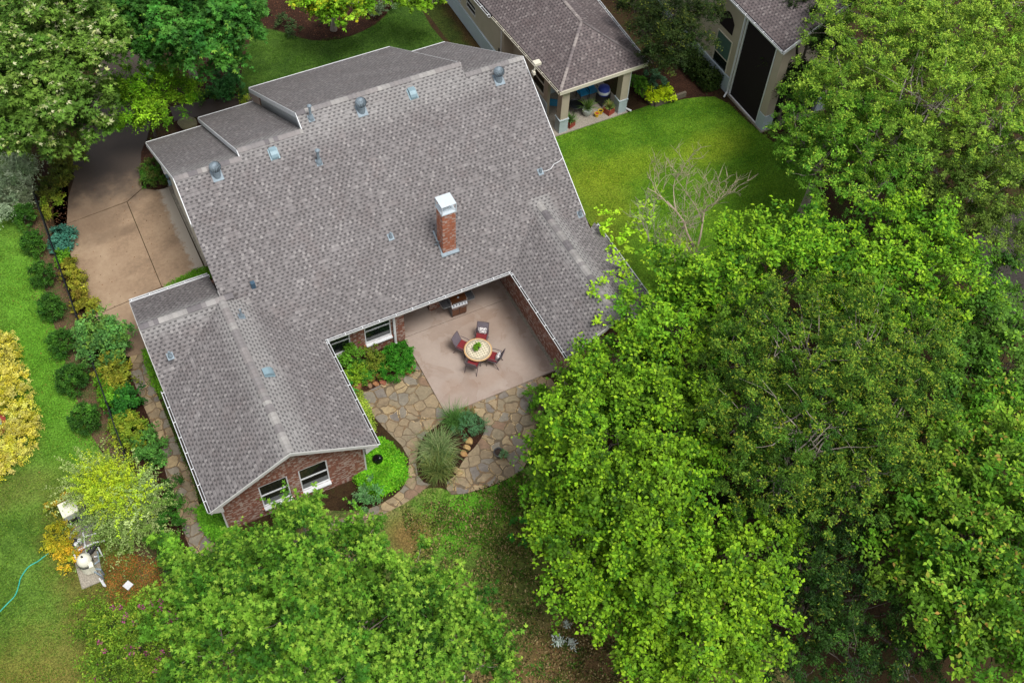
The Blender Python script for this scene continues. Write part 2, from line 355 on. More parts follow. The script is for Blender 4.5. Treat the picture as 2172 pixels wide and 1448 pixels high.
# ------------------------------------------------------------------ geometry helpers
class G:
    def __init__(s): s.v = []; s.f = []; s.uv = None; s.col = None
    def add(s, vs, fs):
        o = len(s.v); s.v += [tuple(map(float, v)) for v in vs]; s.f += [tuple(i+o for i in f) for f in fs]; return s
    def box(s, x0, x1, y0, y1, z0, z1):
        v = [(x, y, z) for z in (z0, z1) for y in (y0, y1) for x in (x0, x1)]
        return s.add(v, [(0, 2, 3, 1), (4, 5, 7, 6), (0, 1, 5, 4), (2, 6, 7, 3), (0, 4, 6, 2), (1, 3, 7, 5)])
    def bar(s, a, b, w, h, up=(0, 0, 1)):
        a = Vector(a); b = Vector(b); d = (b-a).normalized(); u = Vector(up)
        if abs(d.dot(u)) > .98: u = Vector((0, 1, 0))
        r = d.cross(u).normalized(); u = r.cross(d)
        v = [p + r*(i*w/2) + u*(j*h/2) for p in (a, b) for i, j in ((-1, -1), (1, -1), (1, 1), (-1, 1))]
        return s.add(v, [(3, 2, 1, 0), (4, 5, 6, 7), (0, 1, 5, 4), (1, 2, 6, 5), (2, 3, 7, 6), (3, 0, 4, 7)])
    def tube(s, pts, rad, n=8, cap=True):
        pts = [Vector(p) for p in pts]; k = len(pts)
        if isinstance(rad, (int, float)): rad = [rad]*k
        vs = []; ref = None
        for i, p in enumerate(pts):
            d = (pts[min(i+1, k-1)] - pts[max(i-1, 0)])
            if d.length < 1e-6: d = Vector((0, 0, 1))
            d.normalize()
            if ref is None: ref = Vector((1, 0, 0)) if abs(d.x) < .9 else Vector((0, 1, 0))
            r = (ref - d*ref.dot(d)).normalized(); ref = r; u = d.cross(r)
            for j in range(n):
                t = 2*math.pi*j/n; vs.append(p + (r*math.cos(t) + u*math.sin(t))*rad[i])
        fs = [(i*n+j, i*n+(j+1) % n, (i+1)*n+(j+1) % n, (i+1)*n+j) for i in range(k-1) for j in range(n)]
        if cap: fs += [tuple(range(n-1, -1, -1)), tuple((k-1)*n+j for j in range(n))]
        return s.add(vs, fs)
    def lathe(s, prof, c=(0, 0, 0), n=20):
        vs = []; k = len(prof)
        for r, z in prof:
            for j in range(n):
                t = 2*math.pi*j/n; vs.append((c[0]+r*math.cos(t), c[1]+r*math.sin(t), c[2]+z))
        fs = [(i*n+j, i*n+(j+1) % n, (i+1)*n+(j+1) % n, (i+1)*n+j) for i in range(k-1) for j in range(n)]
        if prof[0][0] > 1e-4: fs.append(tuple(range(n-1, -1, -1)))
        if prof[-1][0] > 1e-4: fs.append(tuple((k-1)*n+j for j in range(n)))
        return s.add(vs, fs)
    def prism(s, poly, z0, z1):
        n = len(poly)
        tri = tessellate_polygon([[Vector((p[0], p[1], 0)) for p in poly]])
        vs = [(p[0], p[1], z0) for p in poly] + [(p[0], p[1], z1) for p in poly]
        fs = [tuple(t) for t in tri] + [tuple(n+i for i in t) for t in tri] + [(i, (i+1) % n, n+(i+1) % n, n+i) for i in range(n)]
        return s.add(vs, fs)
    def slab(s, pts, th):
        """thick sheet: pts 3-D polygon (convex), thickness th down along z"""
        n = len(pts); vs = list(pts) + [(p[0], p[1], p[2]-th) for p in pts]
        return s.add(vs, [tuple(range(n)), tuple(range(2*n-1, n-1, -1))] + [(i, n+i, n+(i+1) % n, (i+1) % n) for i in range(n)])
    def rot(s, start, m):
        for i in range(start, len(s.v)): s.v[i] = tuple(m @ Vector(s.v[i]))
        return s
def link(o, parent=None):
    COL.objects.link(o)
    if parent is not None: o.parent = parent
    return o
def build(name, g, mat, parent=None, org=None, smooth=False, fix=True):
    """mesh object; verts are in the parent's space, or in the world when org gives the thing's base"""
    me = bpy.data.meshes.new(name)
    o_ = org if org is not None else (0, 0, 0)
    me.from_pydata([(v[0]-o_[0], v[1]-o_[1], v[2]-o_[2]) for v in g.v], [], g.f)
    if g.uv is not None:
        l = me.uv_layers.new(name='UVMap'); k = 0
        for f in g.uv:
            for u in f: l.data[k].uv = u; k += 1
    if g.col is not None:
        a = me.color_attributes.new('tint', 'FLOAT_COLOR', 'POINT')
        a.data.foreach_set('color', np.array([(*c, 1) for c in g.col], dtype=np.float32).ravel())
    me.materials.append(M[mat] if isinstance(mat, str) else mat)
    if fix and g.uv is None:
        import bmesh
        bm = bmesh.new(); bm.from_mesh(me); bmesh.ops.recalc_face_normals(bm, faces=bm.faces); bm.to_mesh(me); bm.free()
    if smooth:
        me.shade_smooth()
    me.update()
    o = bpy.data.objects.new(name, me)
    if parent is None and org is not None: o.location = org
    return link(o, parent)
def tag(o, label, cat, group=None, kind=None):
    if label: o['label'] = label
    if cat: o['category'] = cat
    if group: o['group'] = group
    if kind: o['kind'] = kind
    return o
def thing(name, label, cat, loc=(0, 0, 0), rz=0, group=None):
    o = bpy.data.objects.new(name, None); o.empty_display_size = .3
    o.location = tuple(map(float, loc)); o.rotation_euler = (0, 0, rz); link(o)
    return tag(o, label, cat, group)
def dup(root, loc, rz, label, group=None):
    r = root.copy(); COL.objects.link(r); r.location = tuple(map(float, loc)); r.rotation_euler = (0, 0, rz); r['label'] = label
    if group: r['group'] = group
    for ch in list(root.children):
        c = ch.copy(); COL.objects.link(c); c.parent = r
        for g in list(ch.children):
            d = g.copy(); COL.objects.link(d); d.parent = c
    return r
def smooth_poly(p, it=2):
    for _ in range(it):
        q = []
        for i in range(len(p)):
            a = np.array(p[i]); b = np.array(p[(i+1) % len(p)])
            q += [a*.75+b*.25, a*.25+b*.75]
        p = q
    return p
def sheet(name, px, z, mat, smooth=1, top=None, world=False):
    pts = [np.array(p, float) if world else at(p[0], p[1], z)[:2] for p in px]
    if smooth: pts = smooth_poly(pts, smooth)
    pts = [tuple(p[:2]) for p in pts]
    g = G()
    tri = tessellate_polygon([[Vector((p[0], p[1], 0)) for p in pts]])
    g.add([(p[0], p[1], z) for p in pts], [t for t in tri])
    me = bpy.data.meshes.new(name); me.from_pydata(g.v, [], g.f); me.materials.append(M[mat])
    import bmesh
    bm = bmesh.new(); bm.from_mesh(me); bmesh.ops.recalc_face_normals(bm, faces=bm.faces)
    for f in bm.faces:
        if f.normal.z < 0: f.normal_flip()
    bm.to_mesh(me); bm.free()
    o = bpy.data.objects.new(name, me); link(o)
    if not world or True: o['kind'] = 'structure'
    return o
def slabz(name, pts, z0, z1, mat):
    g = G().prism([tuple(p[:2]) for p in pts], z0, z1); o = build(name, g, mat); o['kind'] = 'structure'; return o

# ------------------------------------------------------------------ ground
big = [(-90, -70), (110, -70), (110, 110), (-90, 110)]
o = sheet('ground', big, 0, 'soil', 0, world=True)
sheet('left_lawn', [(-32, 30), (-17.9, 22), (-17.75, 15), (-17.8, 14), (-17.9, 11), (-18.05, 9.5), (-18.1, 7), (-18.2, 4), (-18.2, 2.2), (-18.2, 1.2), (-17.8, -1.5), (-17.9, -8), (-18.5, -16), (-34, -16)], .004, 'lawn_left', 2, world=True)
sheet('fence_bed', [(-18.2, 16), (-17.2, 16), (-17.1, 9), (-17.25, 1.5), (-17.3, -8), (-18.4, -8), (-18.2, -4), (-17.8, 0), (-18.4, 1.8), (-18.35, 5), (-18.3, 9), (-18.0, 12)], .008, 'dirt', 2, world=True)
sheet('border_bed', [(-17.1, 17.5), (-15.2, 18), (-16.0, 15), (-16.2, 13), (-16.5, 11), (-16.6, 8), (-16.0, 6), (-15.5, 4), (-15.6, 0), (-15.2, -4), (-15.4, -9), (-17.1, -9)], .004, 'mulch', 1, world=True)
sheet('right_lawn', [(1150, 300), (1190, 283), (1330, 240), (1420, 208), (1470, 204), (1530, 205), (1600, 272), (1680, 330), (1760, 430), (1740, 520), (1600, 560), (1400, 700), (1300, 560), (1230, 440), (1180, 330)], .006, 'lawn_right', 1)
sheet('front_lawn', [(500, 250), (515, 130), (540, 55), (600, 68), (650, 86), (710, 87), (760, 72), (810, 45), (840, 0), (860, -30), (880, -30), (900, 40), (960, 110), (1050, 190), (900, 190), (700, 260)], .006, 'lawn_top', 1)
sheet('side_lawn', [(868, -40), (900, 20), (960, 100), (1040, 150), (1080, 140), (1010, 100), (950, 0), (930, -40)], .006, 'lawn_strip', 1)
sheet('front_bed', [(480, 260), (505, 130), (545, 50), (600, 66), (650, 84), (710, 85), (760, 70), (810, 42), (838, 0), (850, -60), (500, -60), (380, 80), (370, 180), (440, 240)], .010, 'mulch', 1)
sheet('upper_bed', [(380, 300), (360, 230), (400, 255), (470, 245), (560, 230), (620, 240), (600, 330), (450, 340)], .010, 'mulch', 1)
sheet('back_yard', [(330, 1200), (480, 1180), (640, 1080), (790, 1085), (850, 1060), (900, 1034), (945, 1034), (960, 1054), (1060, 1028), (1120, 985), (1200, 960), (1400, 1100), (1900, 1700), (1200, 2100), (100, 2100), (250, 1600)], .006, 'yard', 1)
sheet('neighbor_bed', [(1330, 150), (1420, 100), (1480, 150), (1530, 205), (1470, 206), (1400, 222), (1340, 215)], .010, 'mulch', 1)
# flagstone court and side path
sheet('flagstone_court', [(735, 770), (860, 740), (1000, 800), (1160, 790), (1195, 840), (1140, 880), (1125, 985), (1060, 1025), (960, 1054), (943, 1030), (965, 985), (935, 1010), (905, 1033), (872, 1060), (810, 1092), (700, 1140), (600, 1180), (480, 1222), (440, 1230), (400, 1160), (375, 1080), (350, 1000), (335, 930), (300, 850), (262, 757), (318, 745), (326, 820), (352, 880), (384, 960), (412, 1020), (424, 1080), (452, 1130), (500, 1165), (600, 1140), (790, 1078), (848, 1045), (866, 1010), (868, 960), (802, 895), (770, 850)], .014, 'flag', 1)
sheet('island_bed', [(946, 884), (1000, 868), (1035, 900), (1015, 940), (985, 970), (960, 1020), (905, 1030), (880, 1000), (890, 930), (930, 900)], .018, 'mulch', 1)
# driveway slabs with open joints
A0, A1 = at(80, 497)[:2], at(270, 429)[:2]; A2 = at(303, 400)[:2]
def dv(x, y): return tuple(at(x, y)[:2])
sheet('driveway_joint', [dv(120, 330), dv(330, 300), dv(440, 590), dv(330, 760), dv(250, 770), dv(110, 500)], .004, 'soil', 0, world=True)
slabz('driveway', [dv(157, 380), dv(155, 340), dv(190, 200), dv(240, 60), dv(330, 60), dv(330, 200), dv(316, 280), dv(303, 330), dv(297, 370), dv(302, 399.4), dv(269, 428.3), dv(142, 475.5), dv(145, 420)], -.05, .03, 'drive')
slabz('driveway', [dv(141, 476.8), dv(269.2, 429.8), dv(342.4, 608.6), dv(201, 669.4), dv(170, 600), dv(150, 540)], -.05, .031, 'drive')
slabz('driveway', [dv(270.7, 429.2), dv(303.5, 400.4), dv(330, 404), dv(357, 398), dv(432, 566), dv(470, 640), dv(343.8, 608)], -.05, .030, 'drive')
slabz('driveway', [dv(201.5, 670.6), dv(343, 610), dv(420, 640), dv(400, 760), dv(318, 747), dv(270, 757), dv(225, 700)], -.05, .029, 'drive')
slabz('garage_apron', [(-11.45, 14.0), (-11.2, 14.0), (-11.2, 8.3), (-11.38, 8.3)], -.05, .035, 'concrete_old')
slabz('front_walk', [dv(360, 228), dv(440, 212), dv(560, 195), dv(560, 225), dv(450, 242), dv(370, 258)], -.05, .03, 'drive')
# patio
slabz('patio', [(-4.85, -3.73), (-.26, -3.73), (.44, -3.73), (.44, .645), (-4.85, .645)], -.05, .08, 'patio')
slabz('patio', [(-5.6, .665), (.44, .665), (.44, 3.55), (-5.6, 3.55)], -.05, .081, 'patio')
slabz('patio_joint', [(-4.85, .648), (.44, .648), (.44, .662), (-4.85, .662)], -.05, .06, 'mulch')
slabz('wall_footing', [(.33, -4.6), (.455, -4.6), (.455, 1.0), (.33, 1.0)], .0, .13, 'concrete_old')

# ------------------------------------------------------------------ the house
SM, SW, HE = .632, .544, 2.9
H0 = (-4.0, 4.0, 0.0)
house = thing('brick_house', 'red brick house with a large grey shingle roof wrapped round a patio', 'house', H0)
def hb(name, g, mat, parent=None, smooth=False):
    o_ = bpy.data.objects.new
    return build(name, g, mat, parent or house, org=H0, smooth=smooth)
def roofplane(g, pts, th=.16):
    """roof slab with shingle UVs in metres: u level along the slope, v up the slope"""
    P = [Vector(p) for p in pts]
    n = (P[1]-P[0]).cross(P[2]-P[0]).normalized()
    if n.z < 0: P.reverse(); n = -n
    u = Vector((0, 0, 1)).cross(n).normalized(); v = n.cross(u)
    k = len(P); o = len(g.v)
    g.v += [tuple(p) for p in P] + [(p.x, p.y, p.z-th) for p in P]
    fs = [tuple(range(k)), tuple(range(2*k-1, k-1, -1))] + [(i, k+i, k+(i+1) % k, (i+1) % k) for i in range(k)]
    uv = [(p.dot(u), p.dot(v)) for p in P]; uv2 = uv+uv
    if g.uv is None: g.uv = []
    for f in fs:
        g.f.append(tuple(i+o for i in f)); g.uv.append([uv2[i] for i in f])
zm = lambda y: HE + SM*y
RW = -11.72; E4 = 4.11
ridge = [(RW, -8.98, 6.844), (-8.98, -6.194, 7.119), (-6.194, 1.295, 7.755), (1.295, E4, 7.30)]
north = [15.03, 15.78, 16.13, 15.55]
g = G()
# south plane with stepped top; tessellate as strips
for (x0, x1, y) in ridge:
    ylow = 0.0
    roofplane(g, [(x0, 0, HE), (x1, 0, HE), (x1, y, zm(y)), (x0, y, zm(y))], .14)
for (x0, x1, y), n in zip(ridge, north):
    roofplane(g, [(x0, y+.0, zm(y)), (x1, y+.0, zm(y)), (x1, n, zm(y)-SM*(n-y)), (x0, n, zm(y)-SM*(n-y))], .14)
# west wing: gable running south
WX0, WX1, WXR, WS = -15.0, -8.49, -11.745, -5.42
zr = HE + SW*(WX1-WX0)/2
def vy(x, z): return (z-HE)/SM      # where a plane at height z meets the main slope
roofplane(g, [(WX1, WS, HE), (WX1, 0, HE), (WXR, vy(0, zr), zr), (WXR, WS, zr)], .13)
roofplane(g, [(WX0, WS, HE), (WXR, WS, zr), (WXR, 2.36, zr), (WX0, .42-1.0*0-.0, HE)], .13)
# its short cross gable to the west
YR = 2.36
roofplane(g, [(WX0, YR, zr+.012), (WXR+.7, YR, zr+.012), (WXR+.02, 2.3, zr-.02), (WX0, .30, HE+.012-.06)], .13)
roofplane(g, [(WX0, YR, zr+.012), (WXR+.55, YR, zr+.012), (RW+.02, YR+.4, zr-.22), (RW+.02, 5.23, HE), (WX0, 5.23, HE)], .13)
# east wing
EX0, EX1, EXR, ES = 0.0, 4.62, 2.31, -4.98
zre = HE + SW*2.31
roofplane(g, [(EX0, 0, HE), (EX0, ES, HE), (EXR, ES, zre), (EXR, vy(0, zre), zre)], .13)
zE = zre - SW*(E4-EXR)
roofplane(g, [(EX1, ES, HE), (EX1, .9, HE), (E4, vy(0, zE), zE), (EXR, vy(0, zre), zre), (EXR, ES, zre)], .13)
roof = hb('roof', g, 'shingle')
# ridge caps: overlapping folded pieces
def capline(a, b, w=.15, slope=SM, exp=.19, parent=roof, name='ridge_cap', org=H0, cols=None):
    a = Vector(a); b = Vector(b); d = (b-a); L = d.length; d.normalize()
    s = d.cross(Vector((0, 0, 1))).normalized(); n = int(L/exp)+1; g = G(); g.col = []
    cols = cols or [(112, 108, 110), (130, 126, 126), (142, 139, 137), (150, 147, 145), (138, 133, 132), (158, 155, 152)]
    c = cols[0]
    for i in range(n):
        p = a + d*(i*exp); q = a + d*min(L, (i+1)*exp+.10)
        if random.random() < .55: c = random.choice(cols)
        kf = random.uniform(.93, 1.07); cc = tuple(v*kf for v in lin(*c)[:3])
        o = len(g.v)
        for pp, lift in ((p, .035), (q, .012)):
            for k, dz in ((-1, -slope), (-.35, -.18*slope), (.35, -.18*slope), (1, -slope)):
                g.v.append(tuple(pp + s*(w*k) + Vector((0, 0, w*dz*abs(k)*.98 if abs(k) == 1 else w*dz*.6) ) + Vector((0, 0, lift+.01))))
                g.col.append(cc)
        for k in range(3): g.f.append((o+k, o+k+1, o+4+k+1, o+4+k))
        g.v += [tuple(Vector(g.v[o+k])-Vector((0, 0, .02))) for k in range(4)]; g.col += [tuple(v*.6 for v in cc)]*4
        for k in range(3): g.f.append((o+k+1, o+k, o+8+k, o+8+k+1))
    ob = build(name, g, 'cap', parent, org=org, fix=False); return ob
for (x0, x1, y) in ridge: capline((x0, y, zm(y)), (x1, y, zm(y)))
capline((WXR, WS, zr), (WXR, 2.3, zr+.01), .16, SW); capline((WX0, YR, zr+.02), (WXR+.5, YR, zr+.02), .16, SW)
capline((EXR, ES, zre), (EXR, vy(0, zre)+.05, zre), .16, SW)
# fascia and rake boards
def rake(a, b, h=.2, w=.03, name='fascia', mat='white'):
    return hb(name, G().slab([(a[0]-w/2, a[1], a[2]), (a[0]+w/2, a[1], a[2]), (b[0]+w/2, b[1], b[2]), (b[0]-w/2, b[1], b[2])], h), mat)
for i, ((x0, x1, y), n) in enumerate(zip(ridge, north)):
    zn = zm(y)-SM*(n-y)
    hb('fascia', G().bar((x0, n+.02, zn-.08), (x1, n+.02, zn-.08), .04, .16), 'white')
    if i < 3:
        rake((x0-.02, y, zm(y)-.01), (x0-.02, n, zn-.01), .26)
    y2 = ridge[i-1][2] if i else 5.2
    if i: rake((x0-.02, y2, zm(y2)-.01), (x0-.02, y, zm(y)-.01), .26)
rake((E4+.02, 7.3, zm(7.3)-.01), (E4+.02, 15.55, zm(7.3)-SM*8.25-.01), .22)
rake((1.295+.02, 7.755, zm(7.755)-.01), (1.295+.02, 16.13, zm(7.755)-SM*8.375-.01), .22)
rake((E4+.02, 1.0, zm(1.0)-.012), (E4+.02, 7.3, zm(7.3)-.012), .2)
rake((RW-.02, 5.2, zm(5.2)-.012), (RW-.02, 6.844, zm(6.844)-.012), .2)
# gable end boards of the wing
gp = [(WX0-.03, HE-.03), (WXR, zr-.012), (WX1+.03, HE-.03)]
gf = G()
for a, b in ((gp[0], gp[1]), (gp[1], gp[2])):
    gf.slab([(a[0], WS-.035, a[1]), (a[0], WS-.002, a[1]), (b[0], WS-.002, b[1]), (b[0], WS-.035, b[1])], .17)
hb('gable_board', gf, 'soffit')
for sx, xw in ((WX0, -14.6), (WX1, -8.92)):
    sg = -1 if sx < -12 else 1; gs = G()
    gs.add([(xw, WS-.03, HE+.10-.1), (sx, WS-.03, HE-.12), (xw-sg*.05, WS-.03, HE-.36), (xw-sg*.05, WS-.03, HE+SW*.5-.16),
            (xw, WS+.55, HE), (sx, WS+.55, HE-.12), (xw-sg*.05, WS+.55, HE-.36), (xw-sg*.05, WS+.55, HE+SW*.5-.16)], [(0, 1, 2, 3), (4, 7, 6, 5), (1, 5, 6, 2)])
    hb('eave_return', gs, 'soffit')
ge = G()
for a, b in (((EX0, HE), (EXR, zre)), ((EXR, zre), (EX1, HE))):
    ge.slab([(a[0], ES-.035, a[1]-.01), (a[0], ES-.002, a[1]-.01), (b[0], ES-.002, b[1]-.01), (b[0], ES-.035, b[1]-.01)], .17)
hb('gable_board', ge, 'soffit')
# gutters: white trough with leaf litter inside and hanger straps
def gutter(a, b, out, org=H0, parent=house, mat='white', w=.12):
    a = Vector(a); b = Vector(b); o = Vector(out); d = (b-a).normalized(); L = (b-a).length
    prof = [(0, 0), (0, -.12), (w*.7, -.12), (w, -.02), (w, .012), (w-.018, .012), (w-.018, -.02), (w*.62, -.10), (.018, -.10), (.018, 0)]
    g = G(); vs = [p + o*x + Vector((0, 0, z-.02)) for p in (a, b) for x, z in prof]; n = len(prof)
    g.add(vs, [(i, (i+1) % n, n+(i+1) % n, n+i) for i in range(n)] + [tuple(range(n)), tuple(range(2*n-1, n-1, -1))])
    k = int(L/.75)
    for i in range(k+1):
        p = a + d*(.1+i*.75)
        g.bar(p + Vector((0, 0, 0)), p + o*w + Vector((0, 0, -.005)), .03, .012)
    ob = build('gutter', g, mat, parent, org=org)
    g2 = G(); i0 = a + o*.02 + Vector((0, 0, -.065)); i1 = b + o*.02 + Vector((0, 0, -.065))
    g2.add([i0, i1, i1+o*(w*.72), i0+o*(w*.72)], [(0, 1, 2, 3)])
    build('leaf_litter', g2, 'gutter_in', ob, org=org)
    return ob
gutter((WX1+.01, 0, HE), (-.02, 0, HE), (0, -1, 0))
gutter((WX1, -.12, HE), (WX1, WS+.02, HE), (1, 0, 0))
gutter((EX0, -.12, HE), (EX0, ES, HE), (-1, 0, 0))
gutter((WX0, .42, HE), (WX0, WS+.02, HE), (-1, 0, 0))
gutter((EX1, .8, HE), (EX1, ES, HE), (1, 0, 0))
hb('fascia', G().bar((WX0, 5.26, HE-.07), (RW+.1, 5.26, HE-.07), .05, .15), 'white')
gutter((WX0, 5.285, HE), (RW+.05, 5.285, HE), (0, 1, 0))
hb('rake_board', G().slab([(WX0-.03, 5.23, HE-.01), (WX0, 5.23, HE-.01), (WX0, YR, zr-.0), (WX0-.03, YR, zr-.0)], .12).slab([(WX0-.03, YR, zr), (WX0, YR, zr), (WX0, .45, HE-.03), (WX0-.03, .45, HE-.03)], .12), 'soffit')
# walls
def wall_y(name, x0, x1, y, z0, z1, facing, openings=(), mat='brick', th=.14, parent=None):
    """wall in a plane of constant y, with rectangular holes"""
    g = G(); xs = sorted({x0, x1, *[o_[0] for o_ in openings], *[o_[1] for o_ in openings]}); zs = sorted({z0, z1, *[o_[2] for o_ in openings], *[o_[3] for o_ in openings]})
    for i in range(len(xs)-1):
        for j in range(len(zs)-1):
            cx, cz = (xs[i]+xs[i+1])/2, (zs[j]+zs[j+1])/2
            if any(a < cx < b and c < cz < d for a, b, c, d in openings): continue
            g.box(xs[i], xs[i+1], min(y, y-facing*th), max(y, y-facing*th), zs[j], zs[j+1])
    return hb(name, g, mat, parent)
def window_y(x0, x1, y, z0, z1, f, parent=None, org=H0, par=house, frame='white', mid=.5, blind=0):
    """double hung window set into a wall of constant y; f = -1 faces south"""
    gf = G(); t = .05; d = .09
    ys = sorted((y-f*.01, y-f*d))
    for a in ((x0, x0+t, z0, z1), (x1-t, x1, z0, z1), (x0+t, x1-t, z1-t, z1), (x0+t, x1-t, z0, z0+t)):
        gf.box(a[0], a[1], ys[0], ys[1], a[2], a[3])
    zm_ = z0+(z1-z0)*mid
    gf.box(x0+t, x1-t, ys[0]+.02, ys[1]-.02, zm_-.03, zm_+.03)
    w = build('window', gf, frame, par, org=org)
    gg = G().box(x0+t-.01, x1-t+.01, y-f*.06-.004, y-f*.06+.004, z0+t-.01, z1-t+.01)
    build('pane', gg, 'glass', w, org=org)
    s = G(); ya, yb = sorted((y-f*.005, y+f*.16)); s.box(x0-.0, x1+.0, ya, yb, z0-.05, z0-.002)
    build('sill', s, frame, w, org=org)
    return w
def window_x(x, y0, y1, z0, z1, f, org, par, frame='white', mid=.5, pane='glass'):
    gf = G(); t = .05; d = .09; xs = sorted((x-f*.01, x-f*d))
    for a in ((y0, y0+t, z0, z1), (y1-t, y1, z0, z1), (y0+t, y1-t, z1-t, z1), (y0+t, y1-t, z0, z0+t)):
        gf.box(xs[0], xs[1], a[0], a[1], a[2], a[3])
    zm_ = z0+(z1-z0)*mid
    gf.box(xs[0]+.02, xs[1]-.02, y0+t, y1-t, zm_-.03, zm_+.03)
    w = build('window', gf, frame, par, org=org)
    build('pane', G().box(x-f*.06-.004, x-f*.06+.004, y0+t-.01, y1-t+.01, z0+t-.01, z1-t+.01), pane, w, org=org)
    return w
winR = (-11.54, -10.39, .66, 2.26); winL = (-13.12, -11.98, .66, 2.24)
gw = -4.85
wall_y('wall', -14.6, -8.92, gw, 0, HE-.06, -1, [winR, winL])
tri = G(); tri.add([(-14.6, gw, HE-.06), (-8.92, gw, HE-.06), (-8.92, gw, HE+.06), (WXR, gw, zr-.16), (-14.6, gw, HE+.06),
                    (-14.6, gw+.14, HE-.06), (-8.92, gw+.14, HE-.06), (-8.92, gw+.14, HE+.06), (WXR, gw+.14, zr-.16), (-14.6, gw+.14, HE+.06)], [(0, 1, 2, 3, 4), (9, 8, 7, 6, 5), (0, 5, 6, 1)])
hb('wall', tri, 'brick')
window_y(*winR[:2], gw, *winR[2:], -1); window_y(*winL[:2], gw, *winL[2:], -1)
for a in (winR, winL): hb('brick_sill', G().box(a[0]-.1, a[1]+.1, gw-.05, gw+.1, a[2]-.14, a[2]-.052), 'brick_chim')
hb('corner_trim', G().box(-8.925, -8.86, gw-.012, gw+.1, 0, HE-.3), 'soffit'); hb('corner_trim', G().box(-14.665, -14.6, gw-.012, gw+.1, 0, HE-.3), 'soffit')
hb('soffit', G().box(WX0+.02, -14.6, WS+.05, .4, HE-.2, HE-.17), 'soffit'); hb('soffit', G().box(-8.92, WX1-.02, WS+.05, .5, HE-.2, HE-.17), 'soffit')
hb('wall', G().box(-9.06, -8.92, gw+.14, .6, 0, HE-.17), 'brick')
hb('wall', G().box(-14.6, -14.46, gw+.14, 5.0, 0, HE-.17).box(-14.46, -11.26, 4.86, 5.0, 0, HE-.1), 'brick')
tw = G(); tw.add([(-14.6, 5.0, HE-.17), (-14.6, .6, HE-.17), (-14.6, YR, zr-.2), (-14.46, 5.0, HE-.17), (-14.46, .6, HE-.17), (-14.46, YR, zr-.2)], [(0, 1, 2), (5, 4, 3), (0, 3, 4, 1)]); hb('wall', tw, 'brick')
# court window wall
cA = (-6.62, -5.42, .74, 2.3); cB = (-8.30, -7.27, .74, 2.3)
wall_y('wall', -8.92, -4.80, .6, 0, HE-.17, -1, [cA, cB])
window_y(*cA[:2], .6, *cA[2:], -1); window_y(*cB[:2], .6, *cB[2:], -1)
for a in (cA, cB): hb('brick_sill', G().box(a[0]-.08, a[1]+.08, .54, .7, a[2]-.15, a[2]-.052), 'brick_chim')
hb('wall', G().box(-4.94, -4.80, .74, 3.5, .0, HE-.17), 'brick')
dp = G().bar((-5.30, .50, HE-.15), (-5.30, .50, .22), .10, .08, (0, 1, 0)).bar((-5.30, .50, .2), (-5.28, .24, .1), .10, .07); hb('downspout', dp, 'white')
hb('wall_light', G().box(-5.13, -4.98, .47, .6, 2.25, 2.5), 'white')
# porch recess
hb('wall', G().box(-4.8, .45, 3.5, 3.64, 0, 3.2), 'brick')
hb('porch_door', G().box(-4.2, -3.3, 3.45, 3.5, .09, 2.15), 'white')
hb('porch_pier', G().box(-3.22, -1.75, 1.5, 2.3, .08, 3.2), 'brick')
hb('porch_ceiling', G().add([(-4.8, .15, HE-.17), (.45, .15, HE-.17), (.45, 3.5, HE-.17), (-4.8, 3.5, HE-.17)], [(0, 1, 2, 3)]), 'soffit')
# east wing walls
hb('wall', G().box(.45, .59, -4.62, 3.5, 0, HE-.17), 'brick')
hb('wall', G().box(.59, 4.2, -4.62, -4.48, 0, HE-.1), 'brick')
te = G(); te.add([(.45, -4.62, HE-.1), (4.2, -4.62, HE-.1), (EXR, -4.62, zre-.2), (.45, -4.5, HE-.1), (4.2, -4.5, HE-.1), (EXR, -4.5, zre-.2)], [(0, 1, 2), (5, 4, 3)]); hb('wall', te, 'brick')
hb('wall', G().box(4.06, 4.2, -4.48, 1.0, 0, HE-.1), 'brick')
hb('downspout', G().bar((.36, -.28, HE-.1), (.36, -.28, 2.2), .1, .08, (0, 1, 0)), 'white')
# main side and front walls
ge2 = G(); X = 3.85
ge2.add([(X, 1.0, 0), (X, 15.2, 0), (X, 15.2, 2.2), (X, 7.3, zm(7.3)-.2), (X, 1.0, zm(1)-.2), (X-.14, 1.0, 0), (X-.14, 15.2, 0), (X-.14, 15.2, 2.2), (X-.14, 7.3, zm(7.3)-.2), (X-.14, 1.0, zm(1)-.2)], [(0, 1, 2, 3, 4), (9, 8, 7, 6, 5), (0, 5, 6, 1)])
hb('wall', ge2, 'brick')
X = -11.26; g3 = G()
g3.add([(X, 5.0, 0), (X, 14.6, 0), (X, 14.6, 2.1), (X, 6.844, zm(6.844)-.2), (X, 5.0, zm(5)-.2), (X+.14, 5.0, 0), (X+.14, 14.6, 0), (X+.14, 14.6, 2.1), (X+.14, 6.844, zm(6.844)-.2), (X+.14, 5.0, zm(5)-.2)], [(4, 3, 2, 1, 0), (5, 6, 7, 8, 9)])
hb('wall', g3, 'brick')
hb('soffit', G().slab([(RW+.02, 5.1, zm(5.1)-.17), (X, 5.1, zm(5.1)-.17), (X, 6.84, zm(6.84)-.17), (RW+.02, 6.84, zm(6.84)-.17)], .02).slab([(RW+.02, 6.84, zm(6.84)-.17), (X, 6.84, zm(6.84)-.17), (X, 14.95, 2.1-.17), (RW+.02, 14.95, 2.1-.17)], .02), 'soffit')
hb('garage_door', G().box(X-.03, X, 8.5, 13.3, .04, 2.1), 'creamtrim')
hb('wall', G().box(-11.12, -8.7, 14.46, 14.6, 0, 2.0).box(-8.7, -5.9, 15.2, 15.34, 0, 1.9).box(-5.9, 1.0, 15.5, 15.64, 0, 2.4).box(1.0, 3.71, 15.06, 15.2, 0, 2.2), 'brick')
